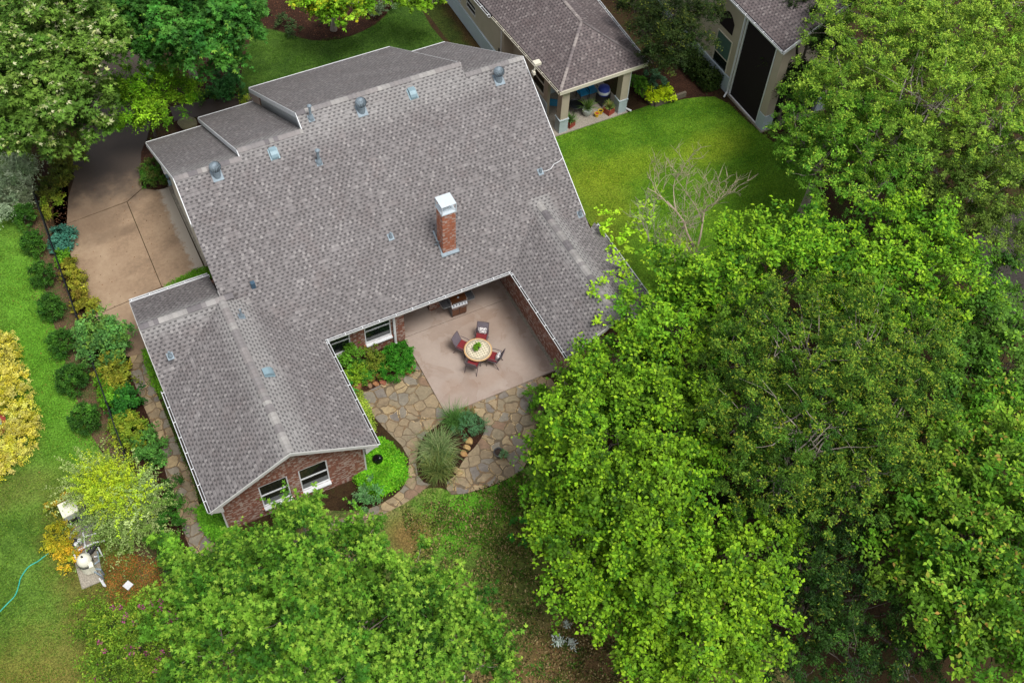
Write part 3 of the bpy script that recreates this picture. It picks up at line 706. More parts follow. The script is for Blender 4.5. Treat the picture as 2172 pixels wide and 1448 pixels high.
for (x0, yA, yB, zz) in ((-8.70, 7.119, 15.0, 7.4), (-5.9, 7.755, 15.4, 7.8)):
    gg = G(); zb = zz-SM*(yB-yA)
    gg.add([(x0, yA-3.5, zz-SM*3.5-.6), (x0, yB, 0), (x0, yB, zb-.2), (x0, yA, zz-.2), (x0+.1, yA-3.5, zz-SM*3.5-.6), (x0+.1, yB, 0), (x0+.1, yB, zb-.2), (x0+.1, yA, zz-.2)], [(3, 2, 1, 0), (4, 5, 6, 7)])
    hb('gable_wall', gg, 'white')
# meters and lamp on the garage wall
m = G(); m.box(-11.44, -11.27, 14.05, 14.35, 1.0, 1.8).box(-11.40, -11.27, 13.75, 13.95, .7, 1.2).tube([(-11.33, 14.2, 0), (-11.33, 14.2, 1.9)], .03).tube([(-11.33, 13.9, 0), (-11.33, 13.9, .8)], .025).box(-11.42, -11.28, 13.4, 13.55, .5, .75)
hb('utility_meter', m, 'vent')
fl = at(370, 398, 2.75)
hb('wall_light', G().box(-11.42, -11.27, 12.35, 12.5, 2.5, 2.6).box(-11.58, -11.42, 12.2, 12.35, 2.45, 2.58).box(-11.58, -11.42, 12.5, 12.65, 2.45, 2.58), 'white')
flg = G().box(4.14, 4.24, 6.3, 6.5, 7.2, 7.35).bar((4.2, 6.4, 7.3), (4.28, 6.4, 7.7), .05, .05).box(4.18, 4.5, 6.3, 6.56, 7.68, 7.8)
hb('flood_light', flg, 'creamtrim')
# chimney
CX0, CX1, CY0, CY1 = -2.545, -1.955, 1.39, 1.98
ch = hb('chimney', G().box(CX0, CX1, CY0, CY1, 3.3, 6.14), 'brick_chim')
cf = G(); e = .035
cf.box(CX0-e, CX1+e, CY0-e, CY1+e, 6.142, 6.19)
for x in (CX0-e, CX1+e-.035):
    for y in (CY0-e, CY1+e-.035): cf.box(x, x+.035, y, y+.035, 6.19, 6.62)
cf.box(CX0-e, CX1+e, CY0-e, CY1+e, 6.62, 6.645)
hb('chimney_cap', cf, 'shroud', ch)
hb('flue_pot', G().lathe([(.17, 6.19), (.17, 6.30), (.2, 6.32), (.2, 6.40), (.12, 6.42)], ((CX0+CX1)/2, (CY0+CY1)/2, 0)), 'shroud', ch)
fz = zm(CY0)
hb('flashing', G().slab([(CX0-.1, CY0-.12, zm(CY0-.12)+.05), (CX1+.12, CY0-.12, zm(CY0-.12)+.05), (CX1+.12, CY0, zm(CY0)+.06), (CX0-.1, CY0, zm(CY0)+.06)], .04)
   .slab([(CX0-.07, CY0, zm(CY0)+.03), (CX0-.004, CY0, zm(CY0)+.03), (CX0-.004, CY1+.3, zm(CY1+.3)+.03), (CX0-.07, CY1+.3, zm(CY1+.3)+.03)], .02), 'galv', ch)
hb('antenna_bracket', G().bar((CX0, 1.6, 4.35), (CX0-.22, 1.62, 4.5), .02, .02).bar((CX0, 1.7, 4.1), (CX0-.25, 1.7, 4.2), .03, .03).bar((CX0-.02, 1.75, 4.0), (CX0-.1, 1.78, 4.4), .03, .03), 'galv', ch)
# roof furniture
def onmain(x, y): return (x, y, zm(y))
def flash(g, x, y, s=.2, slope=SM, dirn='m'):
    p = [(x-s, y-s), (x+s, y-s), (x+s, y+s), (x-s, y+s)]
    f = (lambda X_, Y_: zm(Y_)) if dirn == 'm' else (lambda X_, Y_: zr - SW*abs(X_-WXR)) if dirn == 'w' else (lambda X_, Y_: zr - SW*(YR-Y_))
    g.slab([(a, b, f(a, b)+.022) for a, b in p], .015)
for (x, y) in ((-10.1, 6.50), (-3.57, 7.14), (2.66, 6.74)):
    z = zm(y); g = G(); flash(g, x, y, .22)
    g.lathe([(.16, -.1), (.16, .20), (.17, .21), (.17, .26), (.15, .27)], (x, y, z), 16)
    tv = hb('turbine_vent', g, 'galv', smooth=False)
    fins = G(); n = 22
    for k in range(n):
        t0 = 2*math.pi*k/n; prev = None; vs = []
        for j in range(7):
            ph = -1.1+2.35*j/6; r = .235*math.cos(ph)+.01; zz = z+.46+.21*math.sin(ph)
            for dt, rr in ((0, r), (.21, r*.93)):
                vs.append((x+rr*math.cos(t0+dt+ph*.25), y+rr*math.sin(t0+dt+ph*.25), zz))
        fins.add(vs, [(2*j, 2*j+1, 2*j+3, 2*j+2) for j in range(6)])
    fins.lathe([(.10, .60), (.11, .635), (.04, .66), (.0, .665)], (x, y, z), 14)
    hb('turbine_head', fins, 'galv', tv)
    hb('turbine_core', G().lathe([(.12, .24), (.165, .40), (.15, .52), (.06, .6)], (x, y, z), 12), 'rubber', tv)
def boxvent(x, y, mode, ang=0, mat='vent'):
    g = G()
    flash(g, x, y, .2, dirn=mode)
    z = zm(y) if mode == 'm' else zr - SW*abs(x-WXR)
    s = len(g.v)
    prof = [(-.2, .02), (-.2, .12), (-.14, .19), (-.02, .21), (.2, .10), (.2, .02)]      # along up-slope axis
    if mode == 'm':
        vs = [(x+k*.145, y+a, z+a*SM+b) for k in (-1, 1) for a, b in prof]
    else:
        vs = [(x-a, y+k*.16, z+a*SW+b) for k in (-1, 1) for a, b in prof]
    n = len(prof); g.add(vs, [(i, (i+1) % n, n+(i+1) % n, n+i) for i in range(n)]+[tuple(range(n)), tuple(range(2*n-1, n-1, -1))])
    hb('box_vent', g, mat)
boxvent(-7.66, 6.60, 'm'); boxvent(-1.23, 7.17, 'm'); boxvent(-11.22, -1.62, 'w')
hb('small_vent', G().box(-10.45, -10.28, 2.45, 2.62, zm(2.45)-.05, zm(2.45)+.30), 'bluebox')
def pipe(x, y, h, r, mode='m', cone=True, capd=False):
    g = G(); flash(g, x, y, .125, dirn=mode)
    z = zm(y) if mode == 'm' else (zr - SW*abs(x-WXR) if mode == 'w' else zr-SW*(YR-y))
    g.lathe([(r*2.2, -.05), (r*2.0, .08), (r*1.15, .2), (r, .2), (r, h), (r*.7, h)], (x, y, z), 12)
    if capd: g.lathe([(r*.8, h), (r*1.7, h+.03), (r*1.7, h+.08), (r*.4, h+.15)], (x, y, z), 12)
    hb('vent_pipe', g, 'galv')
pipe(-5.69, 7.40, .62, .055, capd=True); pipe(-6.05, 5.85, .62, .06, capd=True)
pipe(-4.38, 2.58, .28, .04); pipe(2.9, 3.03, .22, .035); pipe(3.91, 1.06, .30, .045)
pipe(-14.31, 1.05, .30, .045, 'x'); pipe(-11.26, 1.36, .45, .04, 'w')
cab = G().tube([(2.93, 3.0, zm(3.0)+.06), (3.15, 2.98, zm(2.98)+.03), (3.4, 3.0, zm(3.0)+.03), (3.6, 3.12, zm(3.12)+.03), (3.9, 3.16, zm(3.16)+.03), (4.13, 3.25, zm(3.25)+.02)], .014, 6)
hb('roof_cable', cab, 'white')

# ------------------------------------------------------------------ neighbour houses
N0 = (9.8, 13.0, 0)
n1 = thing('stucco_house', 'beige stucco house with brown hip roof over a corner patio', 'house', N0)
def nb(name, g, mat, parent=None, org=N0, par=None): return build(name, g, mat, parent or (par or n1), org=org)
g = G(); ez = 3.0; apx = (9.79, 11.62, 4.55); bk = (9.6, 27, 4.62)
A_, B_, C_, D_ = (7.28, 9.0, ez), (12.31, 9.08, ez), (12.9, 27, ez), (6.2, 27, ez)
roofplane(g, [A_, B_, apx]); roofplane(g, [D_, A_, apx, bk]); roofplane(g, [B_, C_, bk, apx])
nroof = nb('roof', g, 'shingle2')
cc2 = [(132, 124, 122), (148, 140, 136), (118, 110, 110)]
capline(A_, apx, .07, .3, parent=nroof, org=N0, cols=cc2); capline(B_, apx, .07, .3, parent=nroof, org=N0, cols=[(92, 86, 86), (102, 96, 96)]); capline(apx, bk, .09, .5, parent=nroof, org=N0, cols=cc2)
# a higher roof behind
g = G(); roofplane(g, [(10.6, 15.2, 4.0), (10.6, 27, 4.0), (13.5, 27, 5.6), (13.5, 15.2, 5.6)]); nb('roof', g, 'shingle2')
nb('fascia', G().slab([(7.24, 9.0, ez-.01), (7.24, 8.95, ez-.01), (12.35, 9.03, ez-.01), (12.31, 9.08, ez-.01)], .2), 'creamtrim')
gutter((7.26, 9.0, ez), (6.86, 15.6, ez), (-1, 0, 0), org=N0, parent=n1, mat='creamtrim')
gutter((6.8, 15.7, ez), (6.35, 24, ez), (-1, 0, 0), org=N0, parent=n1, mat='white', w=.16)
gutter((12.33, 9.1, ez), (12.9, 26, ez), (1, 0, 0), org=N0, parent=n1, mat='white')
def column(x0, x1, y0, y1, zt, org=N0, par=n1):
    c = build('column', G().box(x0, x1, y0, y1, .9, zt), 'stucco', par, org=org)
    build('column_base', G().box(x0-.03, x1+.03, y0-.03, y1+.03, 0, .86).box(x0-.06, x1+.06, y0-.06, y1+.06, .86, .92), 'stucco_lt', c, org=org)
    return c
column(7.52, 7.95, 9.14, 9.56, ez-.15); column(11.02, 11.45, 9.14, 9.56, ez-.15)
nb('beam', G().box(7.5, 11.5, 9.2, 9.5, ez-.3, ez-.14), 'stucco')
nb('porch_ceiling', G().add([(7.3, 9.1, ez-.12), (12.2, 9.1, ez-.12), (12.2, 13, ez-.12), (7.3, 13, ez-.12)], [(0, 1, 2, 3)]), 'soffit')
w1 = (11.0, 12.3, 1.0, 2.25)
nb('wall', G().box(7.55, 7.7, 10.6, 11.0, 0, ez-.14).box(7.55, 7.7, 12.3, 14.5, 0, ez-.14).box(7.55, 7.7, 11.0, 12.3, 0, 1.0).box(7.55, 7.7, 11.0, 12.3, 2.25, ez-.14), 'stucco')
window_x(7.55, 11.0, 12.3, 1.0, 2.25, -1, N0, n1, 'creamtrim')
nb('wainscot', G().box(7.50, 7.55, 10.57, 14.5, 0, .85), 'stucco_lt')
nb('wall', G().box(7.7, 10.2, 12.0, 12.15, 0, ez-.14).box(10.2, 10.35, 12.0, 16, 0, ez-.14), 'stucco')
nb('wainscot', G().box(7.7, 10.2, 11.95, 12.0, 0, .85).box(10.35, 10.4, 12.0, 16, 0, .85), 'stucco_lt')
wn_ = [(17.8, 18.95, 1.3, 1.95), (19.6, 21.0, 1.0, 2.0)]
gq = G(); ys = [14.5, 17.8, 18.95, 19.6, 21.0, 27]
gq.box(6.95, 7.1, 14.5, 17.8, 0, 2.88).box(6.95, 7.1, 18.95, 19.6, 0, 2.88).box(6.95, 7.1, 21.0, 27, 0, 2.88)
for a, b, c, d in wn_: gq.box(6.95, 7.1, a, b, 0, c).box(6.95, 7.1, a, b, d, 2.88)
gq.box(7.1, 7.6, 14.5, 14.6, 0, 2.88)
nb('wall', gq, 'stucco')
for a, b, c, d in wn_: window_x(6.95, a, b, c, d, -1, N0, n1, 'soffit', pane='screen')
nb('wainscot', G().box(6.86, 6.95, 14.55, 27, 0, .95), 'stucco_lt')
nb('downspout', G().bar((6.91, 14.64, 2.8), (6.91, 14.64, .3), .06, .05, (0, 1, 0)), 'soffit')
nb('downspout', G().bar((11.52, 9.25, 2.8), (11.52, 9.25, .15), .07, .06, (0, 1, 0)).bar((11.55, 9.22, .14), (11.75, 9.0, .08), .08, .06), 'white')
nb('satellite_dish', G().lathe([(.02, 0), (.16, .03), (.26, .09), (.25, .095), (.15, .04), (.0, .012)], (12.35, 9.6, 2.35), 18), 'palepot')
o = slabz('neighbor_patio', [(7.2, 9.02), (11.55, 9.02), (11.55, 12), (11.2, 16), (10.2, 16), (10.2, 12), (7.5, 12)], -.05, .06, 'concrete_old')

N2 = (19.0, 9.0, 0)
n2 = thing('tall_stucco_house', 'tall beige stucco house with big dark sun screens on its side', 'house', N2)
def b2(name, g, mat, parent=None): return build(name, g, mat, parent or n2, org=N2)
X = 17.15
gq = G().box(X, X+.15, 7.95, 16, 0, 5.55).box(X+.15, 24, 7.95, 8.1, 0, 5.2).box(X, X+.15, 5.4, 7.95, 5.12, 5.55); b2('wall', gq, 'stucco')
b2('wainscot', G().box(X-.05, X, 8.0, 16, 0, .95).box(X-.08, X, 8.0, 16, .95, 1.02), 'stucco_lt')
for (y0, y1, z0, z1) in ((8.55, 9.85, .9, 3.0),):
    window_x(X-.06, y0, y1, z0, z1, -1, N2, n2, 'creamtrim', .38, 'glass')
    b2('window_blind', G().box(X-.035, X-.03, y0+.05, y1-.05, z0+.85, z1-.05), 'blind')
arch = [(X-.01, 8.75+1.15*k/12, 3.45+.5+.42*math.sin(math.pi*k/12)) for k in range(13)]
ga = G(); pts = [(X-.012, 8.75, 3.3)] + arch + [(X-.012, 9.9, 3.3)]
ga.add([(X-.012, p[1], p[2]) for p in pts] + [(X-.002, p[1], p[2]) for p in pts], [tuple(range(15)), tuple(range(29, 14, -1))]); b2('arched_window', ga, 'screen')
b2('sun_screen', G().box(X+.04, X+.06, 5.42, 7.9, .12, 5.1), 'screen')
b2('screen_frame', G().box(X-.02, X+.08, 7.86, 7.94, .1, 5.12).box(X-.02, X+.08, 5.40, 5.46, .1, 5.12).box(X-.02, X+.08, 5.46, 7.86, .06, .13), 'white')
build('column_base', G().box(X-.04, X+.55, 4.85, 5.40, 0, 1.02), 'stucco_lt', build('column', G().box(X, X+.5, 4.9, 5.38, 1.0, 5.2), 'stucco', n2, org=N2), org=N2)
b2('sun_screen', G().box(X+.5, 20.6, 5.1, 5.12, .15, 3.0), 'screen')
build('column_base', G().box(20.5, 21.1, 4.85, 5.4, 0, 1.02), 'stucco_lt', build('column', G().box(20.55, 21.05, 4.9, 5.35, 1.0, 3.2), 'stucco', n2, org=N2), org=N2)
b2('porch_slab', G().box(X-.08, 21.2, 4.8, 8.0, -.05, .10), 'concrete_old')
g = G(); roofplane(g, [(16.8, 4.6, 5.55), (16.8, 20, 5.55), (21.3, 20, 8.0), (21.3, 4.6, 8.0)]); roofplane(g, [(16.8+4.5, 4.6, 8.0), (21.3, 20, 8.0), (26, 20, 5.5), (26, 4.6, 5.5)])
b2('roof', g, 'shingle2')
gutter((16.8, 4.6, 5.5), (16.8, 16, 5.5), (-1, 0, 0), org=N2, parent=n2)
b2('fascia', G().slab([(16.8, 4.55, 5.5), (16.8, 4.6, 5.5), (21.3, 4.6, 7.95), (21.3, 4.55, 7.95)], .2), 'white')
b2('downspout', G().bar((X-.1, 7.99, 5.3), (X-.1, 7.99, .25), .08, .07, (0, 1, 0)).bar((X-.12, 7.97, .25), (X-.4, 7.8, .12), .08, .07), 'white')

# ------------------------------------------------------------------ foliage
def kites(P, ax, nr, ln, wd, col, bend=.18):
    """one bent kite per leaf: P base, ax axis, nr normal"""
    n = len(P); side = np.cross(ax, nr); side /= np.linalg.norm(side, axis=1)[:, None]+1e-9
    nr2 = np.cross(side, ax)
    ln = ln[:, None]; wd = wd[:, None]
    v = np.empty((n, 4, 3), np.float32)
    v[:, 0] = P; v[:, 1] = P + ax*ln*.45 + side*wd*.5 + nr2*wd*bend; v[:, 2] = P + ax*ln - nr2*ln*.12; v[:, 3] = P + ax*ln*.45 - side*wd*.5 + nr2*wd*bend
    return v.reshape(-1, 3), np.repeat(col, 4, axis=0)
def quadmesh(name, V, Ccol, mat, parent=None, org=None):
    me = bpy.data.meshes.new(name); n = len(V)
    V = V - (np.array(org, np.float32) if org is not None else 0)
    nf = n//4
    me.vertices.add(n); me.vertices.foreach_set('co', V.astype(np.float32).ravel())
    me.loops.add(n); me.loops.foreach_set('vertex_index', np.arange(n, dtype=np.int32))
    me.polygons.add(nf); me.polygons.foreach_set('loop_start', np.arange(0, n, 4, dtype=np.int32))
    try: me.polygons.foreach_set('loop_total', np.full(nf, 4, np.int32))
    except Exception: pass
    a = me.color_attributes.new('tint', 'FLOAT_COLOR', 'POINT')
    c4 = np.ones((n, 4), np.float32); c4[:, :3] = np.clip(Ccol, 0, 1); a.data.foreach_set('color', c4.ravel())
    me.materials.append(M[mat]); me.update(calc_edges=True); me.validate()
    o = bpy.data.objects.new(name, me)
    if parent is None and org is not None: o.location = tuple(map(float, org))
    return link(o, parent)
def norm(a): return a/(np.linalg.norm(a, axis=-1, keepdims=True)+1e-9)
def pal(*c): return np.array([lin(*x)[:3] for x in c])
def crown_pts(blobs, dens, leaf, palette, clump=.5, twigs=9, per=9, lobed=False, tipcol=None, tipf=.25, droop=.25, shell=.55, upb=.45, aspect=.62, jitter=.2, low=-.45, spray=.5, hue_noise=.5, sub=0, subr=.42, seed=0):
    """leaf clouds: blobs -> clumps -> twigs -> leaves"""
    r_ = np.random.default_rng(seed+5)
    Ps, As, Ns, Cs, Ls = [], [], [], [], []
    k = len(palette); cl_centres = []
    if sub:
        nb_ = []
        for b in blobs:
            c = np.array(b[:3]); R3 = np.array(b[3:6]); ns = max(3, int(sub*(R3[0]/1.8)**1.3))
            d = norm(r_.normal(size=(ns*4, 3))*np.array([1, 1, .9])); d = d[d[:, 2] > -.35]
            keep = []
            for q in d:
                if all(np.linalg.norm(q-w) > 1.35/math.sqrt(ns)+.15 for w in keep): keep.append(q)
                if len(keep) >= ns: break
            for q in keep:
                f = subr*r_.uniform(.75, 1.2); sc = min(1.0, .75/ R3[0]**.25)
                p = c + q*R3*(1-f*.55)*r_.uniform(.88, 1.12)
                nb_.append((*p, R3[0]*f, R3[1]*f, R3[2]*f*1.0, len(keep), R3[0]*R3[1]))
            nb_.append((*(c-np.array([0, 0, .15*R3[2]])), *(R3*.62), -1, 0))
        src = nb_
    else: src = [(*b, 0, 0) for b in blobs]
    for b in src:
        c = np.array(b[:3]); R3 = np.array(b[3:6])
        if b[6] > 0: nl = dens*math.pi*b[7]*.95/b[6]
        elif b[6] < 0: nl = dens*math.pi*R3[0]*R3[1]*.35
        else: nl = dens*math.pi*R3[0]*R3[1]
        nl = max(60, nl); nc = max(3, int(nl/(twigs*per)))
        d = norm(r_.normal(size=(nc*3, 3))); d = d[d[:, 2] > low + .25*r_.normal(size=len(d))][:nc]; nc = len(d)
        ph = r_.uniform(0, 6.28, 3)
        wob = 1 + .14*np.sin(d[:, 0]*4.1+ph[0])*np.sin(d[:, 1]*3.7+ph[1]) + .12*np.sin(d[:, 2]*5+d[:, 0]*6+ph[2]) + .08*r_.normal(size=nc)
        rr = (shell + (1-shell)*r_.uniform(0, 1, nc)**.6)*wob
        cc = c + d*R3*rr[:, None]
        cs = clump*r_.uniform(.6, 1.35, nc)
        cl_centres.append(cc)
        ci = r_.integers(0, k, nc); pc = palette[ci]*(1-hue_noise) + palette[r_.integers(0, k, nc)]*hue_noise
        pc = pc*(1+.16*r_.normal(size=(nc, 1)))*(1+.13*r_.normal())*np.array([1+.035*r_.normal(), 1, 1])
        # twigs
        D = np.repeat(d, twigs, 0); S = np.repeat(cs, twigs); O = np.repeat(cc, twigs, 0); PC = np.repeat(pc, twigs, 0)
        td = norm(D*.55 + norm(r_.normal(size=D.shape))*spray*1.6 + np.array([0, 0, upb]))
        O = O + norm(r_.normal(size=D.shape))*S[:, None]*.35*np.array([1, 1, .55])
        TL = S*r_.uniform(.5, 1.25, len(S))
        m = len(O)
        t = np.tile((np.arange(per)+.6)/per, m)*r_.uniform(.85, 1.15, m*per)
        O2 = np.repeat(O, per, 0); T2 = np.repeat(td, per, 0); L2 = np.repeat(TL, per)
        P = O2 + T2*(L2*t)[:, None] + np.array([0, 0, -1.])*(droop*L2*t*t)[:, None] + r_.normal(size=O2.shape)*.02
        sd_ = norm(np.cross(T2, np.array([0, 0, 1.]))+1e-6)*np.where(np.tile(np.arange(per), m) % 2, 1, -1)[:, None]
        ax = norm(T2*.6 + sd_*.9 + r_.normal(size=P.shape)*.35 + np.array([0, 0, -.15]))
        nr = norm(np.array([0, 0, 1.]) + r_.normal(size=P.shape)*.42 + np.repeat(D, per, 0)*.35)
        col = np.repeat(PC, per, 0)*(1+jitter*r_.normal(size=(len(P), 1)))
        if tipcol is not None:
            w = np.clip((t-.45)*1.6, 0, 1)*(r_.uniform(0, 1, len(t)) < tipf*2)*np.repeat(np.repeat((r_.uniform(0, 1, nc) < tipf*2.0*np.clip(.25+1.3*d[:, 2], .15, 1.4)), twigs), per)  # new-growth tip colour; upward clumps get more, painting in lit crown tops
            tc = tipcol[r_.integers(0, len(tipcol), len(t))]
            col = col*(1-w[:, None]) + tc*w[:, None]
        Ps.append(P); As.append(ax); Ns.append(nr); Cs.append(np.clip(col, .004, 1)); Ls.append(leaf*np.repeat(r_.uniform(.8, 1.15, m), per)*r_.uniform(.5, 1.4, len(P)))
    return np.concatenate(Ps), np.concatenate(As), np.concatenate(Ns), np.concatenate(Cs), np.concatenate(Ls), np.concatenate(cl_centres), aspect, lobed
def crown_mesh(name, data, mat='leaf', parent=None, org=None):
    P, A, N, Cc, L, cen, asp, lobed = data
    if lobed:
        s = norm(np.cross(A, N)); V = []; K = []
        for w, f in ((0, 1.), (.8, .8), (-.8, .8)):
            v, c = kites(P, norm(A+s*w), N, L*f, L*asp*.55, Cc); V.append(v); K.append(c)
        V = np.concatenate(V); K = np.concatenate(K)
    else: V, K = kites(P, A, N, L, L*asp, Cc)
    return quadmesh(name, V, K, mat, parent, org)
def blob(px, py, z, r, fz=.75, rx=None):
    p = at(px, py, z); return (p[0], p[1], z, r, r, r*fz)
def limbs(base, blobs, cen, r0, seed=0, nb=26, trunk_h=None):
    rr = random.Random(seed); g = G()
    cz = sum(b[2] for b in blobs)/len(blobs); cx = sum(b[0] for b in blobs)/len(blobs); cy = sum(b[1] for b in blobs)/len(blobs)
    th = trunk_h or max(.8, cz*.45); b0 = Vector(base); top = Vector((base[0]*.8+cx*.2, base[1]*.8+cy*.2, th))
    g.tube([b0+Vector((0, 0, -.1)), b0+Vector((0, 0, .15)), (b0+top)/2+Vector((rr.uniform(-.1, .1), rr.uniform(-.1, .1), 0)), top], [r0*1.5, r0*1.1, r0*.9, r0*.8], 9)
    for b in blobs:
        e = Vector(b[:3]); mid = (top+e)/2 + Vector((rr.uniform(-.3, .3), rr.uniform(-.3, .3), .35))
        rb = r0*.5
        g.tube([top-Vector((0, 0, .15)), mid, e], [rb, rb*.7, rb*.4], 7)
    ids = np.random.default_rng(seed).permutation(len(cen))[:nb*len(blobs)]
    for i in ids:
        c = Vector(cen[i]); b = min(blobs, key=lambda q: (Vector(q[:3])-c).length)
        s = Vector(b[:3]) + Vector((rr.uniform(-.3, .3)*b[3], rr.uniform(-.3, .3)*b[3], -b[5]*.3)); mid = (s+c)/2 + Vector((rr.uniform(-.15, .15), rr.uniform(-.15, .15), rr.uniform(-.1, .15)))
        g.tube([s, (s+mid)/2+Vector((rr.uniform(-.12, .12), rr.uniform(-.12, .12), .05)), mid, (mid+c)/2+Vector((rr.uniform(-.1, .1), rr.uniform(-.1, .1), .04)), c], [r0*.08+.012, r0*.07+.01, r0*.05+.008, .008, .006], 5, False)
    return g
def tree(name, label, cat, blobs, dens, leaf, palette, trunk_r=.15, base=None, barkm='bark', mat='leaf', group=None, seed=0, nb=14, trunk_h=None, **kw):
    kw.setdefault('sub', 9); kw.setdefault('jitter', .26)
    bl = [blob(*b) if len(b) <= 5 else b for b in blobs]
    data = crown_pts(bl, dens, leaf, palette, seed=seed, **kw)
    if base is None: base = (sum(b[0] for b in bl)/len(bl), sum(b[1] for b in bl)/len(bl), 0)
    t = thing(name, label, cat, base, 0, group)
    build('trunk', limbs(base, bl, data[5], trunk_r, seed, nb, trunk_h), barkm, t, org=base, smooth=True)
    crown_mesh('crown', data, mat, t, org=base)
    return t, data
def shrub(name, label, cat, blobs, dens, leaf, palette, mat='leaf', group=None, seed=0, **kw):
    bl = [blob(*b) if len(b) <= 5 else b for b in blobs]
    kw.setdefault('clump', .18); kw.setdefault('twigs', 6); kw.setdefault('per', 7)
    data = crown_pts(bl, dens, leaf, palette, seed=seed, **kw)
    base = (bl[0][0], bl[0][1], 0)
    return tag(crown_mesh(name, data, mat, None, base), label, cat, group)

GB = pal((74, 120, 20), (92, 136, 24), (58, 100, 20), (110, 152, 32))           # bright heart leaves
GBY = pal((148, 194, 34), (166, 204, 46), (134, 184, 32))
GE = pal((54, 92, 24), (70, 108, 28), (42, 76, 22), (86, 122, 36))               # elm olive
GEY = pal((132, 164, 46), (150, 178, 54), (168, 172, 50), (118, 152, 44))
GO = pal((58, 98, 34), (70, 112, 38), (48, 84, 32), (82, 122, 44))               # oak
GM = pal((66, 116, 30), (84, 134, 34), (52, 98, 26), (102, 150, 42))            # maple-like
GD = pal((38, 58, 22), (48, 68, 24), (58, 74, 28), (34, 50, 20))                 # dark cedar/oak
# right foreground: heart leaved trees
tree('hackberry_tree', 'bright green heart-leaved tree leaning over the patio corner', 'tree',
     [(1270, 790, 3.6, 1.1), (1240, 880, 3.8, 1.2), (1330, 840, 4.8, 2.1), (1218, 985, 4.2, 1.5), (1300, 960, 5.6, 2.4), (1420, 930, 5.6, 2.2), (1260, 1080, 4.6, 1.8), (1390, 1060, 5.8, 2.2), (1415, 775, 4.5, 1.7), (1255, 1180, 4.2, 1.9), (1360, 1170, 5.2, 2.2), (1182, 930, 3.6, .7), (1165, 1050, 3.6, .8)],
     540, .13, GB, .16, tipcol=GBY, tipf=.42, clump=.62, sub=7, subr=.37, spray=.32, upb=.3, droop=.55, aspect=.72, seed=1)
tree('hackberry_tree', 'yellow-green heart-leaved tree hanging over the brown yard at the bottom edge', 'tree',
     [(1338, 1290, 4.2, 1.45), (1440, 1240, 5.4, 2.2), (1570, 1190, 5.2, 1.7), (1600, 1290, 4.6, 1.5), (1490, 1350, 5.0, 1.9), (1380, 1370, 4.4, 1.4), (1275, 1220, 3.8, .9), (1580, 1370, 4.2, 1.1), (1420, 1430, 3.8, .9)],
     540, .13, pal((80, 126, 22), (96, 140, 26), (64, 108, 20), (112, 150, 32)), .15, tipcol=GBY, tipf=.5, clump=.6, sub=7, subr=.37, spray=.32, upb=.3, droop=.6, aspect=.72, seed=2)
tree('mulberry_tree', 'light green leafy tree spreading behind the east end of the house', 'tree',
     [(1395, 650, 4.2, 1.2), (1440, 610, 4.8, 1.6), (1500, 590, 5.4, 1.8), (1610, 540, 5.8, 1.9), (1560, 660, 5.4, 2.0), (1690, 590, 6.0, 2.1), (1440, 700, 5.0, 1.9), (1700, 490, 5.6, 1.2), (1345, 715, 3.8, .9)],
     350, .145, pal((76, 128, 24), (92, 144, 28), (62, 110, 22), (110, 158, 36)), .16, tipcol=GBY, tipf=.5, clump=.66, sub=7, subr=.36, spray=.3, upb=.55, droop=.35, aspect=.6, seed=3)
tree('mulberry_tree', 'light green leafy tree with tall pointed shoots left of the creek gap', 'tree',
     [(1790, 570, 6.0, 2.0), (1900, 520, 6.2, 1.9), (1965, 500, 6.4, 1.2), (1960, 600, 6.0, 2.0), (1860, 640, 5.8, 2.1), (1780, 660, 5.6, 1.8), (2030, 640, 5.4, 1.4), (1905, 440, 6.4, .7), (2030, 540, 5.6, .8)],
     350, .145, pal((78, 130, 26), (96, 146, 30), (64, 112, 24), (112, 158, 40)), .16, tipcol=GBY, tipf=.5, clump=.66, sub=7, subr=.36, spray=.3, upb=.55, droop=.35, aspect=.6, seed=4)
tree('broadleaf_tree', 'mid green tree at the right edge below the dark creek', 'tree',
     [(2090, 700, 4.6, 1.9), (2030, 760, 4.8, 2.0), (2140, 780, 4.6, 2.0), (2150, 640, 4.2, .9), (2120, 570, 4.2, 1.0), (1980, 700, 4.6, 1.3), (2080, 830, 4.4, 1.6)],
     350, .145, pal((72, 118, 34), (88, 134, 40), (58, 100, 32), (104, 142, 52)), .15, tipcol=GBY, tipf=.12, clump=.5, droop=.4, aspect=.55, seed=5)
tree('elm_tree', 'large olive green elm with yellowing tips in the middle of the grove', 'tree',
     [(1700, 760, 7.4, 3.0), (1575, 745, 5.6, 1.8), (1830, 740, 6.8, 2.6), (1930, 720, 5.8, 1.8), (1595, 880, 6.0, 2.3), (1720, 900, 7.6, 3.2), (1860, 890, 6.6, 2.6), (1660, 1010, 6.0, 2.2), (1810, 1000, 6.0, 2.2), (1500, 830, 4.0, 1.3), (1910, 980, 5.0, 1.7)],
     980, .088, GE, .24, tipcol=GEY, tipf=.42, sub=15, subr=.36, shell=.72, clump=.3, twigs=11, per=9, droop=.15, aspect=.5, upb=.5, spray=.45, seed=6, barkm='bark_pale', nb=20)
